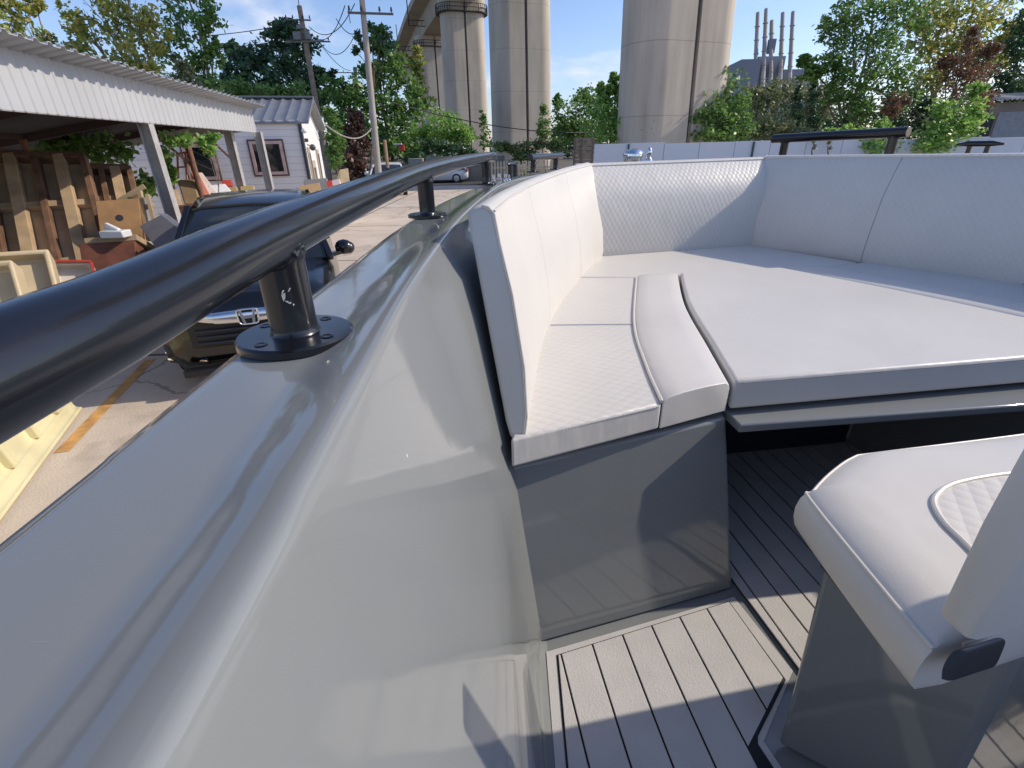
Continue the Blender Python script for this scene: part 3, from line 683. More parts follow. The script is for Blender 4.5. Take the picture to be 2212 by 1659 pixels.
# ------------------------------------------------------------------ helm seat
hs = empty('helm_seat', (.78, .42, ZF), 'white and grey helm seat with upright backrest at the right edge', 'boat seat')
ZT = 1.96
def H2(x, y, z=ZT): q = PZ(x, y, z); return V2(q.x, q.y)
aft = PZ(2212, 1432, 1.895); al = H2(2030, 1402); ad = (V2(aft.x, aft.y)-V2(.415, .30)).normalized()
top = crom([H2(2020, 1396), H2(1933, 1296), H2(1752, 1075), H2(1757, 1058), H2(1795, 1018), H2(1845, 984), H2(1900, 974), H2(2212, 935), V2(1.15, .74), V2(1.75, .85)], 4)
top = top+[al+ad*1.4, al+ad*.03]
S = []
cen = V2(1., .52)
for (z, off) in ((1.89, -.045), (1.886, -.02), (1.89, -.006), (1.9, .003), (1.916, .008), (1.932, .009), (1.946, .006), (1.955, .0), (1.9605, -.01), (1.966, -.024), (1.9695, -.045), (1.971, -.08)):
    ring = []
    for p in top:
        d_ = (p-cen); l = d_.length; ring.append(Vector((cen.x+d_.x*(l+off)/l, cen.y+d_.y*(l+off)/l, z)))
    S.append(ring)
hc = MB(); hc.sweep(S, True, True); hcush = hc.build('seat_cushion', vin, hs, smooth=70)
pp = MB(); pp.tube([p+Vector((0, 0, .001)) for p in S[7]], .0021, 8); pp.build('piping', vin, hcush)
# quilted inset with its rolled rim
ia, ib = PZ(2075, 1090, 1.969), PZ(2330, 1130, 1.969)
rim = crom([PZ(2230, 1018, 1.9725), PZ(2140, 1028, 1.9725), PZ(2060, 1045, 1.9725), PZ(2024, 1068, 1.9725), PZ(2018, 1092, 1.9725), PZ(2040, 1130, 1.9725), PZ(2078, 1168, 1.9725), PZ(2140, 1230, 1.9725), PZ(2230, 1310, 1.9725)], 6)
pp = MB(); pp.tube(rim, .0035, 8); pp.build('inset_rim', vin, hcush)
ins = MB(); ins.prism([(p.x, p.y) for p in rim+[V2(.9, .42)]], 1.9655, 1.9725, 0, uvf=boatuv); ins.build('quilted_inset', vinyl('wide_quilt_vinyl', quilt=.02, ang=38), hcush, smooth=0)
# moulded plinth
def q3(x, y, z): return PZ(x, y, z)
b0 = PZ(1676, 1607, ZF+.005); t0 = PZ(1762, 1188, 1.875)
bfl = V2(b0.x, b0.y); tfl = V2(t0.x+.012, t0.y)
aftb = PZ(2075, 1659, 1.6); aftt = PZ(2172, 1455, 1.86)
da = V2(aftb.x-aftt.x, aftb.y-aftt.y)/.26
aB = V2(aftb.x, aftb.y)+da*.25; aT = V2(aftt.x, aftt.y)
bs_ = MB()
fr_ = lambda p, k: V2(1.7, p.y+k)
low = [bfl, fr_(bfl, .27), V2(1.7, aB.y+.2), aB]; mid = [bfl.lerp(tfl, .25), fr_(bfl, .28), V2(1.7, aB.y+.2), aB.lerp(aT, .3)]; hi = [tfl, fr_(tfl, .28), V2(1.7, aT.y+.2), aT]
bs_.sweep([[Vector((p.x, p.y, z)) for p in rg] for z, rg in ((ZF+.005, low), (1.5, mid), (1.888, hi))], True, True)
base = bs_.build('plinth', gel, hs, bevel=.012, seg=3, smooth=45)
# dark bar standing in for the shade of the slot under the cushion
sl_ = MB(); s0, s1_, s2_ = PZ(1772, 1215, 1.855), PZ(1915, 1395, 1.86), PZ(1935, 1425, 1.845)
sl_.bar(s0+Vector((.004, 0, 0)), s1_+Vector((.004, 0, 0)), .008, .014); sl_.build('slot_shade_bar', darkpanel, hs, bevel=.003)
# backrest slab
k0, k1 = PZ(2011, 1329, 1.985), PZ(2089, 1384, 1.985)
kd = V2(k1.x-k0.x, k1.y-k0.y); xdir = V2(.975, .22).normalized()
S = []
for (u_, ins_) in ((0, .012), (.004, .003), (.014, 0), (.45, 0), (.46, .01)):
    o_ = V2(k0.x, k0.y)+xdir*u_; t_ = kd.normalized(); ln = kd.length
    pr = [(ins_, 1.985+ins_), (ln-ins_, 1.98+ins_), (ln+.004-ins_, 2.08), (ln+.004-ins_, 2.33-ins_), (ins_, 2.33-ins_), (ins_-.003, 2.1)]
    S.append([Vector((o_.x+t_.x*a, o_.y+t_.y*a, z)) for a, z in pr])
m_ = MB(); m_.sweep(S, True, True); m_.build('backrest', vin, hs, bevel=.008, seg=3, smooth=60)
# pivot bracket
m_ = MB(); hpts = crom([PS(x, y, .452) for x, y in ((2012, 1474), (2014, 1452), (2024, 1430), (2038, 1414), (2054, 1410), (2068, 1418), (2060, 1444), (2046, 1472), (2030, 1478), (2012, 1474))], 4)[:-1]
hx = Vector((.97, .24, 0)); m_.sweep([[p+hx*t for p in hpts] for t in (.012, .016, .06)], True, True)
m_.build('hinge', M('navy_hinge_plastic', (.014, .018, .028), .35), hs, bevel=.004, seg=3)

MB().prism([(.95, -.75), (2.0, -.75), (2.0, .52), (.95, .38)], ZF+.01, 2.05).build('aft_shade_box', gel, boat, bevel=.012, seg=3)  # added box out of view, keeps sun off the floor behind the helm seat
# ------------------------------------------------------------------ foliage
LM = {
 'green': leafmat('leaf_green', [(0.056, 0.123, 0.0314), (0.112, 0.224, 0.0493), (0.191, 0.336, 0.0785)]),
 'dark': leafmat('leaf_dark_green', [(0.0269, 0.0717, 0.0314), (0.0493, 0.112, 0.0448), (0.0897, 0.179, 0.0673)], .2),
 'yellow': leafmat('leaf_yellow_green', [(0.106, 0.165, 0.0354), (0.189, 0.26, 0.0531), (0.307, 0.366, 0.0826), (0.401, 0.389, 0.0944), (0.401, 0.295, 0.106)], .4),
 'bright': leafmat('leaf_bright_green', [(0.0897, 0.202, 0.0448), (0.191, 0.381, 0.0785), (0.336, 0.45, 0.135)], .35),
 'rust': leafmat('leaf_dead_rust', [(0.153, 0.0826, 0.0472), (0.236, 0.118, 0.0708), (0.201, 0.118, 0.0708), (0.118, 0.142, 0.059)], .25),
 'brown': leafmat('leaf_dead_brown', [(0.0673, 0.0381, 0.0269), (0.135, 0.0673, 0.0448), (0.101, 0.0673, 0.0404)], .1),
 'olive': leafmat('leaf_olive', [(0.112, 0.145, 0.0673), (0.191, 0.224, 0.101), (0.269, 0.291, 0.135)], .25),
 'flower': leafmat('leaf_with_red_flowers', [(0.059, 0.118, 0.0354), (0.0944, 0.189, 0.0472), (0.118, 0.212, 0.059), (0.0708, 0.142, 0.0354), (0.106, 0.201, 0.059), (0.13, 0.224, 0.0708), (0.0944, 0.165, 0.0472), (0.413, 0.0944, 0.0472)], .25),
}
def leaves(centers, radii, n_sub, n_leaf, size, squash=1., spray=.2, up=.0):
    """leaf-sized faces in small twigs spread through ellipsoids; returns (verts, nfaces)"""
    V = []
    for c, r in zip(centers, radii):
        c = np.array(c); r = np.array(r); vol = float(r[0]*r[1]*r[2])**(1/3)
        d = rng.normal(size=(n_sub, 3)); d /= np.linalg.norm(d, axis=1)[:, None]
        rad = rng.random(n_sub)**(1/2.4)*rng.uniform(.72, 1.18, n_sub)
        tw = c+d*r*rad[:, None]
        sg = vol*spray
        P = (tw[:, None, :]+rng.normal(size=(n_sub, n_leaf, 3))*sg*np.array([1, 1, .75])).reshape(-1, 3)
        n = len(P)
        a = rng.normal(size=(n, 3)); a[:, 2] = a[:, 2]*.7-up; a /= np.linalg.norm(a, axis=1)[:, None]
        b = np.cross(a, rng.normal(size=(n, 3))); b /= np.linalg.norm(b, axis=1)[:, None]
        s = size*rng.uniform(.55, 1.35, n)[:, None]
        nrm = np.cross(a, b)
        q = np.stack([P-a*s, P+b*s*.55+nrm*s*.12, P+a*s, P-b*s*.55+nrm*s*.12], axis=1)
        V.append(q.reshape(-1, 3))
    return np.concatenate(V)
def leafmesh(name, V, mat, parent=None, org=None, **kw):
    n = len(V)//4; me = bpy.data.meshes.new(name); o0 = np.array(ORG[parent] if parent is not None else org)
    me.vertices.add(len(V)); me.vertices.foreach_set('co', (V-o0).astype(np.float32).ravel())
    me.loops.add(len(V)); me.loops.foreach_set('vertex_index', np.arange(len(V), dtype=np.int32))
    me.polygons.add(n); me.polygons.foreach_set('loop_start', np.arange(0, len(V), 4, dtype=np.int32))
    try: me.polygons.foreach_set('loop_total', np.full(n, 4, dtype=np.int32))
    except Exception: pass
    me.materials.append(mat); me.update(calc_edges=True)
    o = bpy.data.objects.new(name, me); COL.objects.link(o)
    if parent is not None: o.parent = parent
    else: o.location = tuple(o0)
    ORG[o] = Vector(o0); return tag(o, **kw)
def tree(name, label, cat, xb, s, clumps, mat, size, n_sub=26, n_leaf=26, trunk=.16, tmat=None, group=None, spray=.2, limbs=True, up=0., flat=.8, yb=None, z0=0., lean=0):
    """clumps are (x, y, rx, ry) in picture units at camera depth s; the crown is spread in depth as well"""
    bp_ = PS(xb, 330, s); base = Vector((bp_.x, bp_.y, z0)); k = s/F
    root = empty(name, base, label, cat, group)
    cs, rr = [], []
    for i, (x, y, rx, ry) in enumerate(clumps):
        ds = rng.uniform(-.5, .5)*rx*k*flat
        c = PS(x, y, s+ds); cs.append(tuple(c)); rr.append((rx*k, rx*k*flat, ry*k))
    if limbs:
        tb = MB(); zs_ = [c[2] for c in cs]; zt = max(zs_); zl = min(c[2]-r[2]*.3 for c, r in zip(cs, rr))
        topc = Vector(cs[int(np.argmax(zs_))]); fork = base.lerp(Vector((topc.x, topc.y, zl)), .85); fork.z = max(z0+.4, (zl-z0)*.8+z0)
        mid = base.lerp(fork, .5)+Vector((trunk*.4, 0, 0))
        ctrl = crom([base, mid, fork, fork.lerp(topc, .55)+Vector((rng.normal()*trunk, rng.normal()*trunk, 0)), topc], 5)
        nn = len(ctrl); tb.tube(ctrl, [trunk*(1.15-1.0*(i/(nn-1))**.9) for i in range(nn)], 9)
        for c, r in zip(cs, rr):
            c = Vector(c); i0 = int(nn*.42+rng.random()*nn*.25); st_ = ctrl[min(i0, nn-2)]
            if (c-topc).length < .1: continue
            m0 = st_.lerp(c, .5)+Vector((rng.normal()*.08, rng.normal()*.08, .12))*r[0]
            tb.tube(crom([st_, m0, c], 4), [trunk*(.42-.33*i/8) for i in range(9)], 6)
            for q in range(5):
                dv = Vector(rng.normal(size=3)); dv.normalize(); e = c+Vector((dv.x*r[0], dv.y*r[1], abs(dv.z)*r[2]))*.85
                a0 = m0.lerp(c, rng.random()); tb.tube([a0, a0.lerp(e, .5)+Vector((0, 0, .04*r[2])), e], [trunk*.16, trunk*.1, trunk*.03], 5)
        tb.build('trunk', tmat or bark, root, smooth=60)
    leafmesh('crown', leaves(cs, rr, n_sub, n_leaf, size, spray=spray, up=up), mat, root)
    return root
def bush(name, label, cat, s, clumps, mat, size, n_sub=22, n_leaf=24, spray=.2, group=None, z0=0.):
    x = sum(c[0] for c in clumps)/len(clumps)
    return tree(name, label, cat, x, s, clumps, mat, size, n_sub, n_leaf, .05, None, group, spray, True, 0, .8, None, z0)

# left side
tree('broadleaf_tree', 'sparse yellowish tree top above the left end of the shed roof', 'tree', 40, 21,
     [(20, 60, 26, 30), (55, 30, 24, 30), (95, 82, 26, 18), (45, 85, 40, 20), (8, 15, 18, 22), (75, 5, 22, 20), (30, 120, 40, 25)], LM['yellow'], .12, 10, 18, .1, barkpale, 'trees behind the yard', .22)
tree('broadleaf_tree', 'big yellow-green tree rising behind the middle of the shed roof', 'tree', 250, 23,
     [(230, 60, 60, 55), (180, 110, 42, 50), (290, 30, 55, 55), (215, 0, 60, 45), (330, 80, 40, 50), (170, 45, 30, 36), (260, 130, 60, 45), (310, 150, 45, 40), (205, 165, 50, 40), (280, -45, 60, 40)], LM['yellow'], .125, 16, 26, .22, barkpale, 'trees behind the yard', .2)
tree('broadleaf_tree', 'darker green tree with open branches right of the yellow-green tree', 'tree', 400, 26,
     [(385, 40, 42, 50), (430, 70, 40, 45), (450, 20, 32, 40), (370, 120, 45, 40), (440, 130, 36, 45), (410, 175, 45, 35), (400, -25, 60, 40), (462, 105, 16, 35), (455, 190, 30, 25)], LM['green'], .14, 14, 22, .2, barkpale, 'trees behind the yard', .21)
tree('conifer_tree', 'small soft olive conifer poking over the shed roof', 'tree', 398, 20, [(398, 150, 14, 26), (392, 176, 26, 20), (408, 185, 30, 16), (450, 215, 40, 18)], LM['olive'], .06, 26, 40, .06, bark, None, .25)
tree('broadleaf_tree', 'dark bushy tree behind the white house and the transformer pole', 'tree', 590, 44,
     [(600, 75, 38, 28), (585, 115, 50, 38), (530, 130, 40, 40), (640, 110, 45, 40), (560, 165, 60, 45), (645, 165, 55, 40), (690, 165, 28, 32), (505, 175, 30, 40), (505, 110, 20, 22), (620, 60, 25, 18), (600, 210, 90, 40), (690, 215, 40, 35), (515, 215, 40, 30)], LM['dark'], .24, 24, 26, .3, bark, 'trees behind the yard', .19)
tree('willow_tree', 'light feathery green bush crown just behind the house roof', 'tree', 520, 30, [(505, 190, 30, 26), (535, 200, 40, 20), (575, 203, 40, 14), (650, 205, 26, 24), (615, 200, 25, 16)], LM['green'], .1, 24, 28, .12, bark, None, .22)
tree('broadleaf_tree', 'tall mixed green tree directly behind the leaning concrete pole', 'tree', 830, 40,
     [(815, 100, 26, 24), (845, 130, 36, 30), (805, 160, 36, 36), (865, 175, 40, 40), (760, 200, 44, 34), (720, 190, 28, 24), (810, 225, 55, 45), (880, 240, 40, 40), (740, 245, 40, 40), (850, 285, 50, 35), (785, 280, 40, 35), (900, 215, 22, 30), (830, 320, 50, 24), (725, 285, 25, 36), (820, 70, 16, 16)], LM['green'], .2, 24, 24, .26, bark, 'trees behind the yard', .19)
tree('slender_tree', 'thin leafy sapling tip rising left of the concrete pole', 'tree', 790, 37, [(775, 75, 10, 14), (785, 95, 10, 12), (800, 60, 14, 12), (830, 75, 20, 14), (845, 95, 14, 12), (768, 110, 8, 8)], LM['dark'], .16, 9, 12, .1, bark, None, .3)
tree('conifer_tree', 'dead red-brown conifer beside the white house gable', 'tree', 770, 30, [(770, 258, 16, 18), (765, 285, 26, 24), (775, 315, 32, 28), (770, 350, 36, 26), (762, 380, 34, 22)], LM['brown'], .13, 26, 30, .12, bark, None, .2)
bush('shrub', 'green climbing shrub against the house gable wall', 'shrub', 24, [(722, 270, 14, 30), (728, 310, 20, 26), (725, 345, 22, 26), (708, 245, 10, 14)], LM['green'], .1, 18, 24)
bush('willow_bush', 'round fresh green willow bush before the second bridge pier', 'shrub', 46, [(955, 262, 50, 22), (985, 285, 40, 28), (920, 285, 35, 28), (960, 305, 60, 26), (1000, 300, 25, 28), (900, 300, 25, 25)], LM['bright'], .17, 26, 30, .2)
bush('shrub', 'dark low shrub under the willow bush', 'shrub', 43, [(930, 318, 40, 16), (980, 322, 40, 14), (890, 325, 30, 14), (900, 340, 60, 12), (1000, 330, 30, 14)], LM['dark'], .17, 20, 24)
tree('yellow_tree', 'narrow yellow-green tree in front of the far bridge deck', 'tree', 905, 58, [(902, 118, 14, 22), (900, 155, 14, 26), (908, 190, 16, 26), (915, 225, 20, 26), (885, 130, 9, 12)], LM['yellow'], .22, 16, 22, .15, bark, None, .2)
tree('young_tree', 'thin young tree against the second bridge pier', 'tree', 1040, 44, [(1042, 250, 7, 12), (1043, 270, 9, 14), (1045, 292, 12, 14), (1046, 312, 11, 12)], LM['green'], .13, 9, 14, .05, bark, 'young trees before the piers', .25)
tree('young_tree', 'small leafy tree at the foot of the middle bridge pier', 'tree', 1180, 42, [(1172, 240, 13, 14), (1178, 265, 20, 16), (1178, 290, 20, 18), (1182, 310, 20, 12)], LM['green'], .14, 11, 18, .06, bark, 'young trees before the piers', .24)
bush('flowering_shrub', 'low green hedge with red flowers beside the picket fence', 'shrub', 36, [(1100, 322, 25, 12), (1130, 325, 25, 14), (1160, 312, 40, 9), (1200, 316, 30, 8), (1085, 315, 20, 6), (1120, 340, 25, 9)], LM['flower'], .13, 18, 24)
tree('broadleaf_tree', 'upright fresh green tree between the two large piers', 'tree', 1320, 36,
     [(1335, 240, 45, 50), (1300, 265, 45, 45), (1365, 270, 40, 40), (1340, 290, 70, 26), (1375, 220, 22, 40), (1340, 190, 14, 30), (1310, 205, 20, 26), (1372, 175, 12, 24), (1325, 175, 8, 20), (1298, 190, 8, 14)], LM['bright'], .15, 24, 26, .14, bark, 'trees behind the white wall', .19)
tree('willow_tree', 'soft grey-green tree behind the upright tree and the middle pier', 'tree', 1250, 46,
     [(1250, 240, 45, 40), (1215, 265, 30, 40), (1290, 235, 40, 36), (1240, 285, 55, 30), (1205, 220, 12, 14), (1300, 280, 50, 30), (1268, 210, 30, 18)], LM['green'], .16, 24, 28, .16, bark, 'trees behind the white wall', .18)
tree('bare_tree', 'leafless pale twiggy sapling before the large right pier', 'tree', 1408, 33, [(1408, 270, 24, 22), (1420, 250, 14, 14), (1392, 285, 14, 14)], LM['brown'], .05, 5, 3, .04, barkpale, None, .25)
tree('young_tree', 'horizontal leafy branches reaching across the large right pier', 'tree', 1385, 35, [(1415, 248, 16, 7), (1432, 240, 7, 9), (1405, 258, 16, 6), (1430, 255, 10, 5)], LM['dark'], .13, 10, 14, .04, bark, 'young trees before the piers', .2)
tree('broadleaf_tree', 'tall loose green tree at the right edge of the large pier', 'tree', 1555, 34,
     [(1555, 205, 48, 48), (1530, 235, 45, 38), (1585, 230, 40, 42), (1550, 265, 62, 32), (1600, 275, 35, 26), (1548, 165, 28, 24), (1545, 135, 12, 20), (1512, 165, 14, 12), (1500, 255, 26, 34), (1560, 290, 70, 14), (1478, 262, 14, 26)], LM['green'], .15, 24, 26, .14, bark, 'trees behind the white wall', .2)
bush('shrub', 'olive rounded bush behind the wall right of the loose green tree', 'shrub', 38, [(1665, 270, 40, 24), (1645, 285, 45, 20), (1700, 285, 35, 20), (1740, 292, 40, 14)], LM['olive'], .15, 22, 26)
bush('willow_bush', 'pale grey-green scrub on the slope below the factory chimneys', 'shrub', 70, [(1680, 200, 50, 30), (1640, 215, 40, 30), (1740, 195, 50, 26), (1790, 215, 40, 30), (1650, 240, 60, 22), (1760, 240, 50, 24)], LM['olive'], .28, 26, 28)
for i, (x, y, lab) in enumerate(((1722, 235, 'shorter slim dark cypress, left of a pair'), (1757, 225, 'taller slim dark cypress, right of a pair'))):
    tree('cypress_tree', lab, 'tree', x, 50, [(x, y-34, 6, 18), (x, y-5, 9, 26), (x, y+25, 11, 26), (x+3, y+45, 12, 20)], LM['dark'], .12, 20, 26, .08, bark, 'cypress trees beyond the wall', .25)
tree('broadleaf_tree', 'large leaning tree with pale trunk left of the dead rusty tree', 'tree', 1875, 38,
     [(1850, 90, 60, 60), (1800, 130, 42, 45), (1910, 60, 60, 60), (1840, 30, 50, 45), (1760, 155, 24, 24), (1875, 165, 60, 50), (1930, 140, 55, 50), (1800, 60, 34, 34), (1960, 30, 50, 45), (1890, -20, 90, 40), (1810, 190, 30, 40), (1920, 215, 60, 40), (1860, 245, 45, 30), (1735, 130, 16, 12)], LM['green'], .17, 26, 24, .26, barkpale, 'trees behind the white wall', .2)
tree('broadleaf_tree', 'yellow-tinged tall tree behind the dead rusty tree', 'tree', 2060, 44,
     [(2040, 40, 60, 50), (2100, 60, 60, 60), (2000, 90, 50, 45), (2150, 40, 60, 60), (2060, 110, 60, 45), (2130, 130, 50, 45), (2080, -20, 90, 40), (2180, 90, 40, 50), (1990, 40, 30, 30), (2010, 170, 50, 50)], LM['yellow'], .2, 26, 26, .26, barkpale, 'trees behind the white wall', .2)
tree('conifer_tree', 'dead rust-brown conifer standing among the green trees at right', 'tree', 2040, 33,
     [(2100, 75, 10, 22), (2095, 110, 24, 26), (2075, 150, 34, 30), (2105, 160, 40, 30), (2085, 195, 50, 26), (2120, 215, 40, 18), (2045, 135, 18, 14), (2140, 110, 20, 14), (1940, 218, 26, 12), (1925, 240, 18, 16)], LM['rust'], .1, 24, 30, .12, bark, None, .2)
tree('broadleaf_tree', 'dark dense tree at the far right behind the brown building', 'tree', 2190, 40,
     [(2190, 130, 45, 50), (2215, 60, 40, 50), (2160, 190, 45, 40), (2210, 200, 45, 40), (2230, 130, 40, 60), (2240, 20, 30, 40)], LM['dark'], .18, 24, 26, .2, bark, 'trees behind the white wall', .19)
tree('broadleaf_tree', 'dark shaded tree filling the gap below the leaning tree', 'tree', 1960, 41,
     [(1950, 200, 55, 40), (1990, 235, 50, 40), (1900, 265, 40, 30), (2020, 260, 40, 30), (1840, 275, 40, 25)], LM['dark'], .17, 22, 26, .2, bark, 'trees behind the white wall', .19)
bush('climbing_shrub', 'sunlit fig-like shrub spilling over the wall at right', 'shrub', 29, [(2050, 262, 38, 30), (2085, 235, 30, 26), (2015, 285, 35, 25), (2040, 305, 40, 18), (2095, 275, 26, 16), (2110, 250, 24, 12), (2010, 312, 35, 14), (2030, 240, 20, 26), (2110, 195, 16, 14)], LM['bright'], .14, 15, 20, .34)
bush('climbing_shrub', 'leafy green creeper hanging over the wall behind the right handrail', 'shrub', 30, [(1885, 290, 26, 20), (1905, 275, 18, 16), (1870, 312, 30, 14), (1900, 318, 35, 10), (1925, 300, 14, 14)], LM['bright'], .13, 13, 18, .34)
bush('climbing_shrub', 'low leafy vine strip along the wall top under the leaning tree', 'shrub', 31, [(1790, 285, 18, 10), (1830, 285, 22, 12), (1815, 295, 40, 8), (1860, 282, 14, 8), (1760, 296, 20, 6)], LM['bright'], .11, 18, 22)
for i, (x, y0, y1, lab) in enumerate(((1636, 300, 322, ''), )): pass

cs, rr = [], []
for k in range(120):
    x = -75+k*2.4+rng.normal()*1.5; y = 128+rng.normal()*9; h_ = (4.2 if x < 20 else 7.5)+rng.random()*3.6+1.2*math.sin(k*.37)
    cs.append((x, y, h_*.55)); rr.append((3.1, 3., h_*.55))
leafmesh('far_wood', leaves(cs, rr, 26, 16, .42, spray=.25), LM['dark'], None, (0, 128, 0), kind='stuff', label='far belt of dark trees beyond the viaduct', cat='trees')
# ------------------------------------------------------------------ railway viaduct
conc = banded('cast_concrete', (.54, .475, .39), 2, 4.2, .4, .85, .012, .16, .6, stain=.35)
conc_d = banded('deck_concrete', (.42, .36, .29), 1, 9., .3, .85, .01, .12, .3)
SP = 36.
vd0 = empty('railway_viaduct', (12, 45, 0), 'tall concrete viaduct on five rounded piers receding to the left', 'viaduct')
pos = []
for x, k in ((1444, 1.), (1128, 1.714), (1012, 2.4), (952, 3.1), (919, 3.8)):
    q = PS(x, 320, SP*k); pos.append(V2(q.x, q.y))
pos2 = [pos[0]*2-pos[1]]+pos+[pos[-1]*2-pos[-2]]
for i, c in enumerate(pos):
    d = (pos2[i+2]-pos2[i]).normalized(); lx = V2(d.y, -d.x)            # lx points to picture right / away
    big = 1.03 if i == 0 else 1.
    A_, B_ = 3.55*big, 2.1*big
    prof = []
    for k in range(49):
        t = -math.pi/2+math.pi*k/48; prof.append((A_-1.7+1.7*math.cos(t), B_*math.sin(t)))
    gv = .16
    prof += [(gv, B_), (gv, B_-.22), (-gv, B_-.22), (-gv, B_)]
    for k in range(49):
        t = math.pi/2+math.pi*k/48; prof.append((-(A_-1.7)+1.7*math.cos(t), B_*math.sin(t)))
    prof += [(-gv, -B_), (-gv, -B_+.22), (gv, -B_+.22), (gv, -B_)]
    ztop = 21.7
    lean_ = (-.9, -.3, 0, 0, 0)[i]
    def ring(z, f=1.): return [Vector((c.x+lx.x*(u*f+lean_*min(z, 22)/22)+d.x*v*f, c.y+lx.y*(u*f+lean_*min(z, 22)/22)+d.y*v*f, z)) for u, v in prof]
    m_ = MB(); m_.sweep([ring(0, 1.07), ring(ztop-1.5), ring(ztop, 1.), ring(ztop+.9, 1.04), ring(ztop+2.1, 1.08)], True, True)
    pr_ = m_.build('pier', conc, vd0, smooth=35)
    m_ = MB()
    for sg in (-1, 1):
        q = c-d*(B_-.1)+lx*.0 if sg < 0 else c+d*(B_-.1)
        m_.tube([Vector((q.x, q.y, .1)), Vector((q.x+lx.x*lean_, q.y+lx.y*lean_, ztop+1))], .085, 8)
    m_.build('drain_pipe', M('dark_drain_pipe', (.06, .06, .06), .6), pr_)
    if i >= 2:
        m_ = MB(); nn = len(prof)
        o1 = [Vector((c.x+lx.x*u*1.17+d.x*v*1.25, c.y+lx.y*u*1.17+d.y*v*1.25, ztop+.15)) for u, v in prof]
        i1 = ring(ztop+.15, 1.)
        for a, b in ((0, 0.12),):
            S = [[i1[k], o1[k], o1[k]+Vector((0, 0, .14)), i1[k]+Vector((0, 0, .14))] for k in range(nn)]
            m_.sweep(S, True, False, closedpath=True)
        for k in range(0, nn, 3): m_.bar(o1[k], o1[k]+Vector((0, 0, 1.15)), .09)
        for zz_ in (.6, 1.1): m_.tube([o1[k]+Vector((0, 0, zz_)) for k in list(range(nn))+[0]], .05, 5)
        m_.build('scaffold_ring', M('dark_scaffold', (.05, .05, .055), .7), pr_)
# box girder deck
S = []; line = [pos[0]+(pos[0]-pos[1])*.45]+pos+[pos[-1]+(pos[-1]-pos[-2])*1.6]
line = rs(crom(line, 10), 60)
for i, c in enumerate(line):
    d = (line[min(i+1, 60)]-line[max(i-1, 0)]).normalized(); lx = V2(d.y, -d.x); zb = 23.8
    pr = [(-2.3, zb), (2.3, zb), (2.9, zb+2.4), (5.3, zb+2.75), (5.3, zb+3.1), (5.15, zb+3.1), (5.15, zb+4.1), (5., zb+4.1), (5., zb+3.15), (-5., zb+3.15), (-5., zb+4.1), (-5.15, zb+4.1), (-5.15, zb+3.1), (-5.3, zb+3.1), (-5.3, zb+2.75), (-2.9, zb+2.4)]
    S.append([Vector((c.x+lx.x*u, c.y+lx.y*u, z)) for u, z in pr])
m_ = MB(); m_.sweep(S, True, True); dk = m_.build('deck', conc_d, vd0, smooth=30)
for i in range(14, 58, 9):
    m_ = MB()                                    # inspection walkways hung from the deck edge
    c = line[i]; d = (line[i+1]-line[i-1]).normalized(); lx = V2(d.y, -d.x); e = c-lx*5.6
    p0 = Vector((e.x, e.y, 24.3)); q0 = p0+lx*3.2
    for zz_ in (0, .9): m_.bar(p0+Vector((0, 0, zz_)), q0+Vector((0, 0, zz_)), .12)
    for t in range(5): m_.bar(p0.lerp(q0, t/4), p0.lerp(q0, t/4)+Vector((0, 0, .9)), .1)
    for o in (0, .8):
        m_.bar(p0+Vector((0, 0, 0))+d*o, p0+Vector((0, 0, 5.2))+d*o, .1)
    for zz_ in np.arange(0, 5.2, .9): m_.bar(p0+Vector((0, 0, zz_)), p0+d*.8+Vector((0, 0, zz_+.8)), .08)
    m_.build('inspection_ladder', MC['dark_scaffold'], dk)

# ------------------------------------------------------------------ poles and lines
def anchor(x, y, s): return PS(x, y, s)
def pole(name, label, xb, yb, xt, yt, s, rb, rt, mat, arms, extra=0., group='utility poles'):
    a = PS(xb, yb, s); dt = ray(xt, yt); top_ = dt*(a.y/dt.y)+Vector((0, 0, H)); dirv = (top_-a).normalized()
    base = a-dirv*(a.z/dirv.z); top_ = top_+dirv*extra
    root = empty(name, base, label, 'utility pole', group)
    n = 8; m_ = MB(); m_.tube([base.lerp(top_, i/n) for i in range(n+1)], [rb+(rt-rb)*i/n for i in range(n+1)], 16); m_.build('shaft', mat, root)
    for (z, l, r_, off) in arms:
        c = base.lerp(top_, z/top_.z); av = V2(math.cos(R(r_)), math.sin(R(r_)))
        m_ = MB(); m_.bar(c-av*l*(.5-off)+V2(.0, -rt-.04), c+av*l*(.5+off)+V2(0, -rt-.04), .09, .09)
        arm = m_.build('cross_arm', M('dark_steel_arm', (.11, .1, .1), .6), root)
        for t in (-.46, -.2, .2, .46):
            e = c+av*l*(t+off)+V2(0, -rt-.04)
            MB().lathe(e+Vector((0, 0, .045)), [(.02, 0), (.02, .06), (.07, .07), (.03, .12), (.065, .13), (.03, .18), (.05, .19), (.02, .25)], 10).build('insulator', M('brown_insulator', (.1, .06, .05), .35), arm)
    return root, base, top_
p1, p1b, p1t = pole('utility_pole', 'tall pale leaning concrete pole with two steel cross arms', 815, 348, 782, 0, 27, .2, .12, concrete_pole, [(9.65, 1.9, 12, .02), (8.55, 2.2, 12, .18)], 1.9)
p2, p2b, p2t = pole('utility_pole', 'weathered pole with transformer brackets in front of the dark bushy tree', 680, 205, 652, 45, 38, .24, .17, M('weathered_pole_wood', (.27, .22, .17), .85, var=.2), [(9.9, 2.9, 10, .14), (11.2, 1.8, 10, -.1)], .9)
m_ = MB(); c = p2b.lerp(p2t, .84)
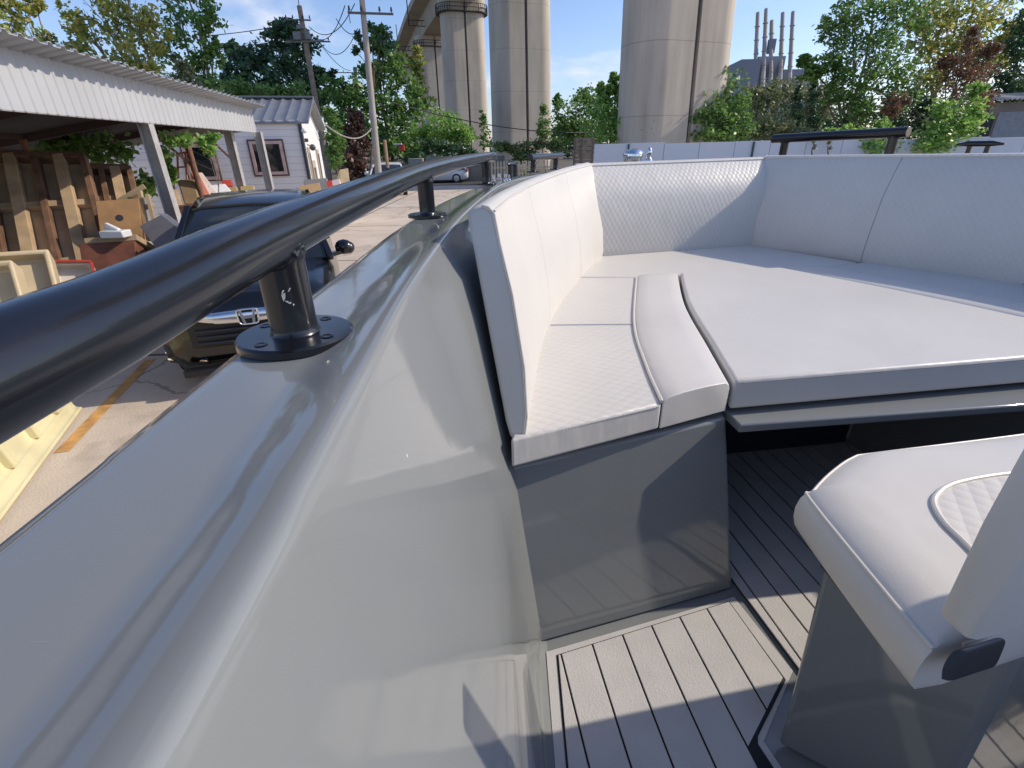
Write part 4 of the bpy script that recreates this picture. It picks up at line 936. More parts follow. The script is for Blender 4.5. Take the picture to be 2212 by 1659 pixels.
m_.box(c+Vector((-.4, -.35, .05)), (.55, .4, .5)); m_.lathe(c+Vector((.35, -.35, -.2)), [(.02, 0), (.2, 0), (.22, .1), (.22, .45), (.18, .5), (.05, .55), (.04, .75)], 12); m_.box(c+Vector((-.1, -.3, .6)), (.5, .3, .25)); m_.bar(c+Vector((-1.4, -.3, -.3)), c+Vector((1.5, -.3, -.25)), .12)
m_.build('transformer', M('grey_transformer_paint', (.2, .2, .2), .6), p2, bevel=.03)
m_ = MB(); m_.lathe(p2t, [(.03, 0), (.03, .9), (.16, .95), (.2, 1.05), (.08, 1.15), (.03, 1.35), (.12, 1.4), (.02, 1.6)], 8); m_.build('lightning_rod', MC['dark_steel_arm'], p2)
p3, p3b, p3t = pole('utility_pole', 'short distant dark pole with one arm left of the concrete pole', 768, 210, 768, 145, 60, .2, .17, MC['weathered_pole_wood'], [(11., 3., 8, -.25)], 0.)
def cable(label, a, b, sag, r=.022, colm=None, n=18, group='overhead power lines'):
    a, b = Vector(a), Vector(b); pts = [a.lerp(b, i/n)+Vector((0, 0, -sag*4*(i/n)*(1-i/n))) for i in range(n+1)]
    m_ = MB(); m_.tube(pts, r, 5)
    return m_.build('power_line', colm or M('black_cable', (.02, .02, .024), .6), None, label=label, cat='cable', group=group)
k27 = 26.8
cable('upper thin power line crossing the sky to the transformer pole', PS(440, 78, 40), PS(648, 48, 37.6), .1, .03)
cable('lowest thin power line at the edge of the yellow-green tree', PS(440, 128, 40), PS(648, 98, 37.6), .12, .03)
cable('middle thin power line crossing the sky left of the transformer pole', PS(440, 105, 40), PS(648, 80, 37.6), .15, .03)
cable('thin power line between the transformer pole and the upper cross arm', PS(668, 58, 37.6), PS(766, 8, k27), .9, .025)
cable('drooping line from the transformer arm up to the left insulator', PS(690, 85, 37.6), PS(745, 12, k27), .5, .025)
cable('drooping line from the transformer arm to the lower cross arm', PS(690, 90, 37.6), PS(772, 62, k27), 1.0, .022)
cable('short jumper wire looping left of the concrete pole', PS(726, 40, k27), PS(778, 62, k27), .45, .022)
cable('jumper wire between the upper and lower cross arms', PS(752, 20, k27), PS(757, 50, k27), .1, .02)
cable('thin line running down to the short distant pole', PS(690, 92, 40), PS(757, 152, 59), .5, .03)
cable('sagging pale cable between the house gable and the concrete pole', PS(702, 268, 18.5), PS(806, 272, 26.6), .55, .03, M('pale_cable', (.3, .28, .26), .6))
cable('black cable sagging from the concrete pole past the bridge piers', PS(848, 222, 28), PS(1300, 285, 40), .55, .03)

# ------------------------------------------------------------------ wall, fence and right side
wallm = M('blue_white_hoarding', (.6, .62, .68), .6, var=.1, vs=.35, col2=(.5, .58, .66))
w0, w1 = PSz(1284, 318, 30.5, 0), PSz(2290, 318, 29.6, 0)
wl_ = empty('boundary_wall', w0, 'long bluish white painted boundary wall behind the bow', 'wall')
m_ = MB(); npan = 13; dw = (w1-w0)/npan; tdir = dw.normalized(); ndir = V2(-tdir.y, tdir.x)
for i in range(npan):
    a = w0+dw*i; z = 2.56-.004*i+.03*math.sin(i*2.1)
    m_.prism([(q.x, q.y) for q in (a+tdir*.012, a+dw-tdir*.012, a+dw-tdir*.012+ndir*.18, a+tdir*.012+ndir*.18)], 0, z)
m_.build('panel', wallm, wl_, bevel=.01)
for t in (.075, .347, .62):
    a = w0.lerp(w1, t); MB().box((a.x, a.y-.06, 1.25), (.09, .1, 2.55)).build('post', M('dark_green_post', (.03, .07, .07), .6), wl_)
# narrow stains / growth on the wall
for (x, y0, y1, lab) in ((1757, 312, 330, ''), (1792, 312, 330, '')):
    q0, q1 = PS(x, y0, 29.4), PS(x+4, y1, 29.4)
    bush('hanging_vine', 'thin vine tendril on the white wall, %s of two' % ('left' if x < 1770 else 'right'), 'vine', 29.6, [(x, 306, 3, 6), (x+2, 318, 3, 7)], LM['olive'], .07, 8, 10, .3, 'vine tendrils on the wall', 1.4)
# right building
rb_ = empty('workshop_building', PSz(2170, 320, 37, 0), 'low brown workshop with a grey corrugated roof at the far right', 'building')
a, b = PSz(2108, 320, 36, 0), PSz(2330, 320, 34, 0); dq = (b-a).normalized(); nq = V2(-dq.y, dq.x)
m_ = MB(); m_.prism([(q.x, q.y) for q in (a, b, b+nq*5, a+nq*5)], 0, 4.75); m_.build('wall', M('brown_render', (.27, .24, .21), .85, var=.12, vs=1.), rb_)
S = [];
for i in range(90):
    t = -.4+i*(b-a).length*1.05/89; zz_ = .06*math.sin(i*1.6); q = a+dq*t
    S.append([q-nq*.6+Vector((0, 0, 4.95+zz_)), q+nq*5.5+Vector((0, 0, 5.6+zz_)), q+nq*5.5+Vector((0, 0, 5.55+zz_)), q-nq*.6+Vector((0, 0, 4.88+zz_))])
m_ = MB(); m_.sweep(S, True, True); m_.build('roof', galv, rb_, smooth=70)
m_ = MB(); q = a+dq*1.9-nq*.02; m_.box(q+Vector((0, 0, 3.3)), (2.6, .08, 1.7), (dq, nq, Vector((0, 0, 1)))); wn = m_.build('window', M('pale_window_board', (.3, .32, .36), .5), rb_)
m_ = MB(); q = a+dq*.1-nq*.03; m_.box(q+Vector((0, 0, 3.)), (.7, .08, 1.6), (dq, nq, Vector((0, 0, 1)))); m_.build('door', M('dark_doorway', (.03, .03, .035), .6), rb_)
# picket fence, wooden crate, planks
f0, f1 = PSz(1062, 350, 31, 0), PSz(1196, 350, 31, 0); pf = empty('picket_fence', f0, 'low pale picket fence beyond the bow rail', 'fence')
m_ = MB(); nP = 20; df = (f1-f0)/nP
for i in range(nP+1):
    if i in (15, 16): continue
    c = f0+df*i; wv = .05; dn = df.normalized(); ny = V2(-dn.y, dn.x)*.02
    z = 1.62+.02*math.sin(i*3.3)
    for_ = [c-dn*wv-ny, c+dn*wv-ny, c+dn*wv+ny, c-dn*wv+ny]
    m_.hexa([Vector((p.x, p.y, .15)) for p in for_]+[Vector((p.x, p.y, z)) for p in for_])
    tp = c+Vector((0, 0, z+.1)); m_.add([Vector((p.x, p.y, z)) for p in for_]+[tp], [(0, 1, 4), (1, 2, 4), (2, 3, 4), (3, 0, 4)])
m_.build('pickets', M('pale_picket_wood', (.4, .36, .28), .8, var=.15), pf)
m_ = MB(); m_.bar(f0+Vector((0, .06, 1.3)), f1+Vector((0, .06, 1.3)), .05, .09); m_.bar(f0+Vector((0, .06, .55)), f1+Vector((0, .06, .55)), .05, .09); m_.build('rail', MC['pale_picket_wood'], pf)
cr0 = PSz(1240, 340, 27, 0); wc = empty('wooden_crate', cr0+V2(.6, .4), 'tall grey slatted wooden crate standing beyond the bow', 'crate')
m_ = MB(); xa, ya = V2(.96, -.28).normalized(), V2(.28, .96).normalized(); W_, D_, Z_ = 1.02, .8, topz(300, cr0.x, cr0.y)
for i in range(13): m_.box(cr0+xa*(W_/2)+ya*.03+Vector((0, 0, .15+i*(Z_-.2)/12)), (W_, .03, .19), (xa, ya, Vector((0, 0, 1)))); m_.box(cr0+ya*(D_/2+.03)+Vector((0, 0, .15+i*(Z_-.2)/12)), (.03, D_, .19), (xa, ya, Vector((0, 0, 1))))
m_.build('slats', oldwood, wc)
for u_ in (0, .37, W_):
    m_ = MB(); m_.box(cr0+xa*u_+Vector((0, 0, Z_/2)), (.09, .07, Z_), (xa, ya, Vector((0, 0, 1)))); m_.build('corner_post', M('dark_crate_post', (.12, .1, .085), .85), wc)
# low concrete block wall and barrels beyond the yard
MB().box(PSz(1005, 345, 40, .95), (6.5, .3, 1.9)).build('block_wall', M('grey_block_wall', (.22, .22, .2), .9), None, label='low grey block wall behind the white saloon car', cat='wall')
m_ = MB(); g = PSz(1010, 380, 47.5, 0)
leafmesh('grass', leaves([tuple(g+V2(2, 1)), tuple(g+V2(-6, 1))], [(5, 1.5, .3), (6, 1.5, .3)], 60, 30, .12, spray=.25), LM['bright'], None, tuple(g), kind='stuff')

# ------------------------------------------------------------------ power station on the skyline
ps = PS(1660, 320, 260); fac = empty('power_station', (ps.x, ps.y, 0), 'grey power station block on the skyline below the chimneys', 'building')
hz = M('hazy_grey_cladding', (.34, .35, .38), .9, var=.06, vs=.05); hz2 = M('hazy_dark_cladding', (.26, .27, .31), .9, var=.06, vs=.05)  # distance haze is put into these paler cladding colours
def block(x0, x1, yt, s, dep, mat):
    a, b = PSz(x0, 320, s, 0), PSz(x1, 320, s, 0); z = topz(yt, a.x, a.y)
    MB().prism([(a.x, a.y), (b.x, b.y), (b.x+3, b.y+dep), (a.x+3, a.y+dep)], 0, z).build('block', mat, fac)
block(1572, 1612, 128, 255, 30, hz2); block(1606, 1660, 122, 262, 30, hz); block(1655, 1720, 150, 268, 30, hz2); block(1700, 1735, 160, 250, 20, hz)
stk = M('chimney_concrete', (.42, .36, .32), .9, var=.15, vs=.05); stk2 = M('chimney_band_pale', (.5, .47, .45), .9)
cols = [(1637, 28, 1630, 190), (1655, 20, 1647, 195), (1667, 45, 1664, 195), (1691, 28, 1684, 190), (1713, 26, 1704, 195)]
names = ('leftmost thin chimney of the power station', 'tallest thin chimney of the power station', 'shorter chimney with a dark platform in the middle of the row', 'fourth chimney from the left of the power station', 'rightmost thin chimney of the power station')
for (xt, yt, xb, yb), lab in zip(cols, names):
    s = 245; t_ = PS(xt, yt, s); b_ = PS(xb, yb, s); ch_ = empty('chimney', (b_.x, b_.y, 0), lab, 'chimney', 'thin chimneys on the skyline')
    zt = t_.z; m_ = MB(); dirc = (t_-b_); base = b_-dirc*(b_.z/dirc.z); base.z = 0
    m_.tube([base, base.lerp(t_, .55)], [1.25, 1.05], 12); m_.build('lower_stack', stk2, ch_)
    m_ = MB(); m_.tube([base.lerp(t_, .55), t_], [1.05, .9], 12); m_.build('upper_stack', stk, ch_)
    for q in np.arange(.5, 1., .1):
        m_ = MB(); c = base.lerp(t_, q); m_.lathe(c, [(1., -.15), (1.35, -.15), (1.35, .15), (1., .15)], 10); m_.build('platform', stk, ch_)
    if 'platform' in lab: m_ = MB(); m_.box(base.lerp(t_, .8), (3., 3., 6.)); m_.build('equipment_box', hz2, ch_)

# ------------------------------------------------------------------ white house behind the shed
siding = banded('white_siding', (.82, .79, .76), 2, .19, .45, .5, .07, .03, 1.)
gab = banded('white_gable_siding', (.76, .76, .76), 2, .19, .2, .5, .05, .03, 1.)
A = PSz(655, 322, 15.1, 0); gd = V2(-.23, .97).normalized(); hd = V2(-gd.y, gd.x); hd = -hd if hd.x > 0 else hd
LH, WH, ZE = 15.5, 5.1, 3.3; ZR = topz(215, A.x+gd.x*WH/2, A.y+gd.y*WH/2)
house = empty('house', A+hd*4+gd*2.5, 'white clad single-storey house with grey ribbed roof behind the shed', 'house')
def hp_(u, v, z): q = A+hd*u+gd*v; return Vector((q.x, q.y, z))
m_ = MB(); m_.add([hp_(0, 0, 0), hp_(LH, 0, 0), hp_(LH, 0, ZE), hp_(0, 0, ZE)], [(0, 1, 2, 3)]); m_.add([hp_(0, WH, 0), hp_(LH, WH, 0), hp_(LH, WH, ZE), hp_(0, WH, ZE)], [(3, 2, 1, 0)])
m_.build('wall', siding, house, smooth=0)
m_ = MB(); m_.prism([(0, 0), (1, 0)], 0, 1) if False else None
for u_ in (-.004, LH):
    m_ = MB(); m_.add([hp_(u_, -.004, 0), hp_(u_, WH, 0), hp_(u_, WH, ZE), hp_(u_, WH/2, ZR-.05), hp_(u_, -.004, ZE)], [(0, 1, 2, 3, 4)])
    m_.build('gable_wall', gab, house, smooth=0)
for sg, (v0, v1) in enumerate(((-.1, WH/2), (WH+.1, WH/2))):
    S = []; n_ = 150
    for i in range(n_+1):
        u_ = -.3+(LH+.6)*i/n_; rib = .05 if i % 3 == 0 else 0.
        zl = ZE-.06; S.append([hp_(u_, v0, zl+rib), hp_(u_, v1, ZR+.02+rib), hp_(u_, v1, ZR-.03), hp_(u_, v0, zl-.05)])
    m_ = MB(); m_.sweep(S, True, True); rf = m_.build('roof', M('grey_ribbed_roof', (.2, .21, .23), .5, .3), house, smooth=30)
m_ = MB(); m_.bar(hp_(-.3, WH/2, ZR+.07), hp_(LH+.3, WH/2, ZR+.07), .35, .05); m_.build('ridge_cap', MC['grey_ribbed_roof'], house)
m_ = MB(); m_.bar(hp_(-.03, -.03, .05), hp_(-.03, -.03, ZE-.05), .09); m_.build('corner_trim', M('dark_corner_trim', (.07, .07, .08), .5), house)
def hwin(u, z0, z1, wd, face='front'):
    f = MB(); X, Y = (hd, gd) if face == 'front' else (gd, hd)
    o = (lambda a, dd, z: hp_(a, dd, z)) if face == 'front' else (lambda a, dd, z: hp_(dd, a, z))
    fw = .085
    c = o(u+wd/2, -.03, (z0+z1)/2); Zv = Vector((0, 0, 1))
    for (du, dz, sx_, sz_) in ((0, (z1-z0)/2, wd+fw, fw), (0, -(z1-z0)/2, wd+fw, fw), (wd/2, 0, fw, z1-z0-fw), (-wd/2, 0, fw, z1-z0-fw)):
        f.box(c+X*du+Zv*dz, (sx_, .07, sz_), (X, Y, Zv))
    fr = f.build('window', M('pink_window_frame', (.5, .36, .34), .6), house)
    f = MB()
    for (du, dz, sx_, sz_) in ((0, (z1-z0)/2+fw*.75, wd+fw*2, .05), (0, -(z1-z0)/2-fw*.75, wd+fw*2, .05), (wd/2+fw*.75, 0, .05, z1-z0+fw), (-wd/2-fw*.75, 0, .05, z1-z0+fw)):
        f.box(c+X*du+Zv*dz+Y*.01, (sx_, .06, sz_), (X, Y, Zv))
    f.build('frame', M('brown_outer_frame', (.1, .06, .05), .6), fr)
    MB().box(c+Y*.015, (wd-.02, .03, z1-z0-.02), (X, Y, Zv)).build('pane', glass, fr)
def ucol(x):       # distance along the front wall under picture column x
    d_ = ray(x, 340); den = d_.x*hd.y-d_.y*hd.x
    t = (A.y*d_.x-A.x*d_.y)/(d_.y*hd.x-d_.x*hd.y); return t
for x0, x1, y0, y1 in ((548, 612, 308, 374), (402, 462, 315, 385), (-50, 58, 318, 390)):
    u0_, u1_ = ucol(x1), ucol(x0); q = hp_((u0_+u1_)/2, 0, 0)
    hwin(u0_, topz(y1, q.x, q.y), topz(y0, q.x, q.y), u1_-u0_)
for v0_, wd_, z0_, z1_, nm in ((.75, .35, .9, 2.55, 'window'), (1.2, .8, .0, 2.15, 'door'), (3.1, .55, 1.0, 2.5, 'window')):
    m_ = MB(); m_.box(hp_(-.03, v0_+wd_/2, (z0_+z1_)/2), (wd_, .06, z1_-z0_), (gd, hd, Vector((0, 0, 1)))); o = m_.build(nm, M('beige_joinery', (.42, .36, .28), .6), house)
    MB().box(hp_(-.065, v0_+wd_/2, (z0_+z1_)/2+.05), (wd_*.6, .02, (z1_-z0_)*.75), (gd, hd, Vector((0, 0, 1)))).build('pane', M('dull_pane', (.16, .14, .12), .2), o)
m_ = MB(); q = hp_(-.1, .35, 2.75); m_.box(q, (.09, .16, .1), (hd, gd, Vector((0, 0, 1)))); m_.bar(q, hp_(0, .35, 2.7), .03); q = hp_(-.16, 1.1, 2.55); m_.ball(q, .1); m_.bar(q, hp_(0, 1.1, 2.65), .03)
m_.build('wall_lamp', M('dark_lamp_plastic', (.05, .05, .055), .5), house)
q = hp_(-.14, -.14, 3.0); MB().ball(q, .09, .09, .07).build('security_camera', whiteplas, house)

# ------------------------------------------------------------------ open shed
s0, s1_ = PS(0, 236, 5.48), PS(553, 286, 12.75); sv = V2((s1_-s0).x, (s1_-s0).y).normalized(); sn = V2(sv.y, -sv.x)      # sn: towards the boat
SL = V2((s1_-s0).x, (s1_-s0).y).length
def shp(u, o, z): q = V2(s0.x, s0.y)+sv*u+sn*o; return Vector((q.x, q.y, z))
shed = empty('open_shed', shp(SL/2, -2.5, 0), 'long open-sided shed with white corrugated fascia and steel posts', 'shed')
shm = M('white_corrugated_sheet', (.42, .43, .445), .42, var=.05, vs=1.2); roofm = M('grey_corrugated_roof', (.4, .41, .43), .5, var=.08)
zb_ = lambda u: 2.9+.0*u; ztp = lambda u: lin(3.57, 3.45, u/SL)
U0 = -5.
prof = [(0, 0), (.13, 0), (.145, .014), (.165, .014), (.18, 0)]
m_ = MB(); S = []
nrep = int((SL-U0)/.18)+1
for k in range(nrep):
    for (du, do) in prof[:-1]:
        u = min(U0+k*.18+du, SL); S.append([shp(u, do, zb_(u)), shp(u, do, ztp(u)), shp(u, do-.004, ztp(u)), shp(u, do-.004, zb_(u))])
m_.sweep(S, True, True); m_.build('fascia', shm, shed, smooth=20)
m_ = MB(); S = []
for k in range(int((SL-U0)/.22)+1):
    for (du, dz) in ((0, 0), (.11, 0), (.135, .035), (.185, .035), (.21, 0)):
        u = min(U0+k*.22+du, SL+.15); zt = ztp(u)+.03
        S.append([shp(u, .36, zt+dz+.02), shp(u, -5.2, 2.56+dz), shp(u, -5.2, 2.552+dz), shp(u, .36, zt+dz+.012)])
m_.sweep(S, True, True); m_.build('roof', roofm, shed, smooth=20)
m_ = MB()
for o_, z in ((-1.7, 3.1), (-3.4, 2.8), (-5., 2.5)): m_.bar(shp(U0, o_, z), shp(SL, o_, z), .07, .12)
for u in np.arange(U0+.4, SL, 2.4): m_.bar(shp(u, -.05, ztp(u)-.2), shp(u, -5.1, 2.46), .07, .14)
m_.build('roof_beam', M('dark_roof_beam', (.05, .03, .025), .8), shed)
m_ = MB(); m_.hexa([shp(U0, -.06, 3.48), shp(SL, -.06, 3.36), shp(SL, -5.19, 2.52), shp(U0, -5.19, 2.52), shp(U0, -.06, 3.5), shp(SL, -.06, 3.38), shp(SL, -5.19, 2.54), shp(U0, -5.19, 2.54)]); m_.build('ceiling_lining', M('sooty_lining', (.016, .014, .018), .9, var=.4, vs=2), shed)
m_ = MB(); m_.bar(shp(U0, -.03, 2.93), shp(SL, -.03, 2.93), .05, .08); m_.bar(shp(SL+.01, 0, 3.2), shp(SL+.01, -5., 2.7), .03, .5); m_.build('edge_channel', galv, shed)
def ibeam(m_, a, z1, w_, X, Y):
    for sg in (-1, 1): m_.box(a+Y*sg*w_/2+Vector((0, 0, z1/2)), (w_, .014, z1), (X, Y, Vector((0, 0, 1))))
    m_.box(a+Vector((0, 0, z1/2)), (.012, w_, z1), (X, Y, Vector((0, 0, 1))))
def upost(x, y): # parameter u along the fascia under a picture point
    d_ = ray(x, y); q = V2(s0.x, s0.y); den = d_.x*sv.y-d_.y*sv.x
    return (q.y*d_.x-q.x*d_.y)/(d_.y*sv.x-d_.x*sv.y)
for x, o_ in ((328, -.1), (526, -.4), (562, -.1), (-160, -.1)):
    u = upost(x, 270); m_ = MB(); ibeam(m_, shp(u, o_, 0), 2.92, .17, sv, sn); m_.build('post', galv, shed)
for x, s_, zt in ((410, 10.4, 2.75), (505, 13.2, 2.78), (60, 9., 2.7)):
    a = PSz(x, 330, s_, 0); m_ = MB(); m_.tube([a, Vector((a.x, a.y, zt))], .06, 10); m_.bar(Vector((a.x, a.y, 2.15)), Vector((a.x-.45, a.y-.2, zt)), .05); m_.build('prop', rust, shed)
tree('climbing_shrub', 'leafy vine climbing under the shed roof behind the mould boards', 'vine', 180, 10.8, [(130, 308, 34, 20), (175, 320, 34, 26), (225, 312, 40, 18), (260, 330, 26, 16), (205, 345, 40, 18), (150, 345, 25, 16), (290, 395, 35, 26), (320, 400, 24, 20), (110, 325, 20, 18)], LM['green'], .08, 11, 14, .035, barkpale, None, .42)
tree('climbing_shrub', 'sunlit vine leaves hanging from the shed beam near the rusty post', 'vine', 385, 9.6, [(370, 305, 22, 14), (400, 300, 22, 12), (440, 305, 12, 14), (452, 325, 9, 16), (355, 325, 12, 12), (462, 296, 10, 8)], LM['bright'], .065, 8, 12, .015, barkpale, None, .45)
bush('weed', 'tuft of green weeds beside the galvanised shed post', 'plant', 11.5, [(372, 372, 10, 12), (370, 388, 12, 10), (362, 350, 6, 14)], LM['bright'], .06, 12, 16, .2)

# ------------------------------------------------------------------ moulds, boxes and junk by the shed
def frame_axes(a, b):
    X = V2((b-a).x, (b-a).y).normalized(); return X, V2(-X.y, X.x), Vector((0, 0, 1))
def mould_wall(name, label, corners, sv_, nrib, bars):
    P = [PS(x, y, s_) for (x, y), s_ in zip(corners, sv_)]            # TL TR BR BL
    n_ = (P[1]-P[0]).cross(P[3]-P[0]).normalized(); n_ = -n_ if n_.y < 0 else n_
    root = empty(name, P[3].lerp(P[2], .5), label, 'mould', 'brown mould boards under the shed')
    g = lambda u, v, d=0.: P[0].lerp(P[1], u).lerp(P[3].lerp(P[2], u), v)+n_*d
    m_ = MB(); m_.hexa([g(0, 1), g(1, 1), g(1, 1, .03), g(0, 1, .03), g(0, 0), g(1, 0), g(1, 0, .03), g(0, 0, .03)]); m_.build('board', plybrown, root)
    for k in range(nrib+1):
        u = k/nrib; m_ = MB(); m_.bar(g(u, .0, -.085), g(u, 1., -.085), .085 if k % 2 else .16, .17, up=n_); m_.build('rib', ribwood if k % 2 else ply, root, bevel=.006)
    for v in bars:
        m_ = MB(); m_.bar(g(-.01, v, -.06), g(1.01, v, -.06), .12, .1 if v > .1 else .22, up=n_); m_.build('batten', ply if v > .1 else ribwood, root, bevel=.006)
mould_wall('hull_mould', 'large brown ribbed mould board leaning under the shed', [(-80, 343), (186, 347), (262, 640), (-20, 690)], [8.1, 8.6, 7.6, 7.2], 5, (.01, .36, .75))
mould_wall('hull_mould', 'smaller brown ribbed mould board right of the large one', [(190, 370), (282, 372), (312, 500), (220, 510)], [9.1, 9.4, 8.9, 8.7], 3, (.02, .5))
def solid(name, label, cat, corners, s_list, depth, mat, bevel=.01, open_=False, group=None, zdrop=None, lip=None):
    """box whose front face follows four picture corners (TL, TR, BR, BL) at the depths given; real thickness behind"""
    P = [PS(x, y, s_) for (x, y), s_ in zip(corners, s_list)]
    n_ = (P[1]-P[0]).cross(P[3]-P[0]).normalized()
    if n_.y < 0: n_ = -n_
    Q = [p+n_*depth for p in P]
    root = None
    m_ = MB()
    if not open_:
        m_.hexa([P[3], P[2], Q[2], Q[3], P[0], P[1], Q[1], Q[0]])
    else:
        t = .07; c = sum(P, Vector())/4
        I = [p.lerp(c, open_) for p in P]; J = [p+n_*depth*.55 for p in I]
        m_.add(P+I+J+Q, [(0, 1, 5, 4), (1, 2, 6, 5), (2, 3, 7, 6), (3, 0, 4, 7), (4, 5, 9, 8), (5, 6, 10, 9), (6, 7, 11, 10), (7, 4, 8, 11), (8, 9, 10, 11), (0, 12, 13, 1), (1, 13, 14, 2), (2, 14, 15, 3), (3, 15, 12, 0), (12, 15, 14, 13)])
    return m_.build(name, mat, None, bevel=bevel, seg=2, label=label, cat=cat, group=group), P, n_
J = 'moulds and boxes around the shed'
o, P, n_ = solid('plywood_box', 'brown box with a round hole standing on the junk pile', 'box', [(205, 434), (300, 428), (310, 532), (222, 540)], [7.6, 7.9, 7.9, 7.6], .5, M('orange_plywood', (.27, .15, .06), .75, var=.2, vs=4), group=J)
c = P[0].lerp(P[1], .5).lerp(P[3].lerp(P[2], .5), .38); MB().lathe(c-n_*.014, [(.05, 0), (.048, .012)], 16, axis=n_).build('hole', darkgap, o)  # dark disc on the face, its colour stands for the shade inside the hole
rt = empty('timber_rack', PS(310, 500, 8.2), 'pale wooden ladder-like frame leaning on the brown box', 'rack')
m_ = MB(); fa = [(PS(262, 438, 7.7), PS(348, 392, 8.6)), (PS(290, 462, 7.8), PS(335, 530, 8.2)), ]
fr_w = M('pale_timber', (.4, .3, .17), .75, var=.15, vs=5)
for (x0, y0, x1, y1) in ((235, 448, 312, 402), (258, 470, 330, 442), (292, 440, 306, 530), (318, 420, 338, 500), (302, 412, 322, 520), (282, 425, 296, 460), (326, 490, 344, 520)):
    m_.bar(PS(x0, y0, 8.05), PS(x1, y1, 8.15), .05, .08)
m_.build('slats', fr_w, rt)
o, P, n_ = solid('timber_box', 'dark red-brown timber box on the ground under white offcuts', 'box', [(170, 528), (292, 520), (300, 640), (190, 650)], [7.0, 7.2, 7.2, 7.0], .8, redwood, group=J)
o, P, n_ = solid('plank_stack', 'short stack of brown planks on the red-brown timber box', 'planks', [(180, 514), (295, 506), (297, 519), (182, 527)], [7.05, 7.2, 7.2, 7.05], .7, ply, group=J)
m_ = MB(); m_.box(PS(250, 505, 7.1), (.34, .2, .1)); m_.bar(PS(228, 486, 7.1), PS(258, 500, 7.1), .06, .08); m_.bar(PS(226, 494, 7.1), PS(246, 500, 7.1), .05, .04)
m_.build('power_tool', whiteplas, None, bevel=.015, label='white plastic tool lying on the plank stack', cat='tool', group=None)
solid('grey_board', 'grey board tilted against the galvanised shed post', 'board', [(302, 488), (348, 464), (420, 520), (385, 600)], [7.6, 7.8, 7.3, 7.1], .03, M('grey_board', (.17, .165, .18), .7), .003)
solid('white_board', 'pale grey board leaning behind the shed post', 'board', [(340, 458), (360, 462), (412, 500), (400, 520)], [7.9, 7.9, 7.7, 7.7], .03, M('pale_board', (.5, .5, .54), .6), .003)
solid('tray_mould', 'tall cream open tray mould at the left edge', 'mould', [(-90, 548), (104, 537), (136, 660), (-60, 700)], [5.2, 5.6, 5.5, 5.1], .28, cream, .02, .14, 'cream tray moulds')
solid('tray_mould', 'shorter cream tray mould in front of the tall one', 'mould', [(-120, 570), (24, 560), (66, 700), (-100, 740)], [4.7, 4.9, 4.8, 4.6], .22, cream, .02, .16, 'cream tray moulds')
o, P, n_ = solid('tray_mould', 'white tray mould with a red edge behind the cream trays', 'mould', [(110, 566), (196, 566), (212, 630), (120, 640)], [6.1, 6.3, 6.3, 6.1], .25, M('off_white_gelcoat', (.62, .56, .48), .4), .015, .16, 'cream tray moulds')
m_ = MB(); m_.bar(P[0]+Vector((0, 0, .012)), P[1]+Vector((0, 0, .012)), .06, .02); m_.bar(P[1]+Vector((.008, 0, 0)), P[2]+Vector((.008, 0, 0)), .02, .05); m_.build('red_edge', redpaint, o)
# long pale fibreglass deck mould on the ground below the rail
g0, g1 = PZ(178, 885, .02), PZ(15, 1110, .02); gdv = V2((g1-g0).x, (g1-g0).y).normalized(); gn = V2(gdv.y, -gdv.x); gn = gn if gn.x < 0 else -gn
dm = empty('deck_mould', g0+gdv*1.+gn*.4, 'long pale yellow ribbed fibreglass mould lying on the concrete', 'mould')
S = []
for t in np.linspace(-.03, 3.6, 26):
    b0_ = g0+gdv*t; e_ = .12 if t < .0 else 0
    S.append([b0_+gn*q+Vector((0, 0, z)) for q, z in ((0, 0), (.0, .03), (.04, .035), (.055, .06), (.065, .11), (.1, .118), (.12, .15), (.19, .62), (.27, .64), (1.2, .66), (1.3, .2), (1.3, 0))])
m_ = MB(); m_.sweep(S, True, True); m_.build('shell', palefg, dm, bevel=.015, smooth=50)
for t in np.arange(.28, 3.5, .5):
    b0_ = g0+gdv*t; m_ = MB(); m_.bar(b0_+gn*.1+Vector((0, 0, .12)), b0_+gn*.17+Vector((0, 0, .65)), .09, .06, up=(gdv.x, gdv.y, 0)); m_.build('rib', palefg, dm, bevel=.015)
q = PZ(262, 845, .02)
o, P, n_ = solid('plywood_block', 'small tan block on the shaded concrete beside the orange line', 'block', [(200, 822), (278, 800), (286, 836), (206, 852)], [5.95, 6.1, 6.05, 5.9], .5, M('tan_block', (.36, .27, .14), .8), .01)
# junk row further along the shed
solid('seat_mould', 'brown padded seat shell under the rusty prop', 'mould', [(382, 388), (420, 386), (432, 440), (398, 442)], [10.6, 10.7, 10.6, 10.5], .3, M('brown_shell', (.24, .165, .085), .7, var=.2), .03, group=J)
solid('wooden_box', 'narrow tan box left of the brown seat shell', 'box', [(366, 410), (384, 408), (396, 446), (374, 450)], [10.3, 10.4, 10.4, 10.3], .4, ply, .01, group=J)
m_ = MB(); m_.bar(PS(372, 450, 10.1), PS(440, 444, 10.3), .5, .06); m_.bar(PS(380, 475, 10.1), PS(440, 465, 10.3), .4, .4)
m_.build('workbench', redwood, None, label='low red-brown bench carrying the seat shell and box', cat='bench')
o, P, n_ = solid('panel_mould', 'white and pink L-shaped panel leaning beyond the rusty prop', 'mould', [(425, 372), (437, 372), (482, 432), (462, 440)], [11.2, 11.3, 11.2, 11.1], .25, M('pinkish_white_panel', (.62, .52, .46), .5, var=.1), .02, group=J)
MB().bar(P[0]+Vector((-.07, 0, -.05)), P[3]+Vector((-.14, 0, .1)), .14, .2).build('red_strip', M('faded_red_paint', (.5, .16, .12), .6), o)
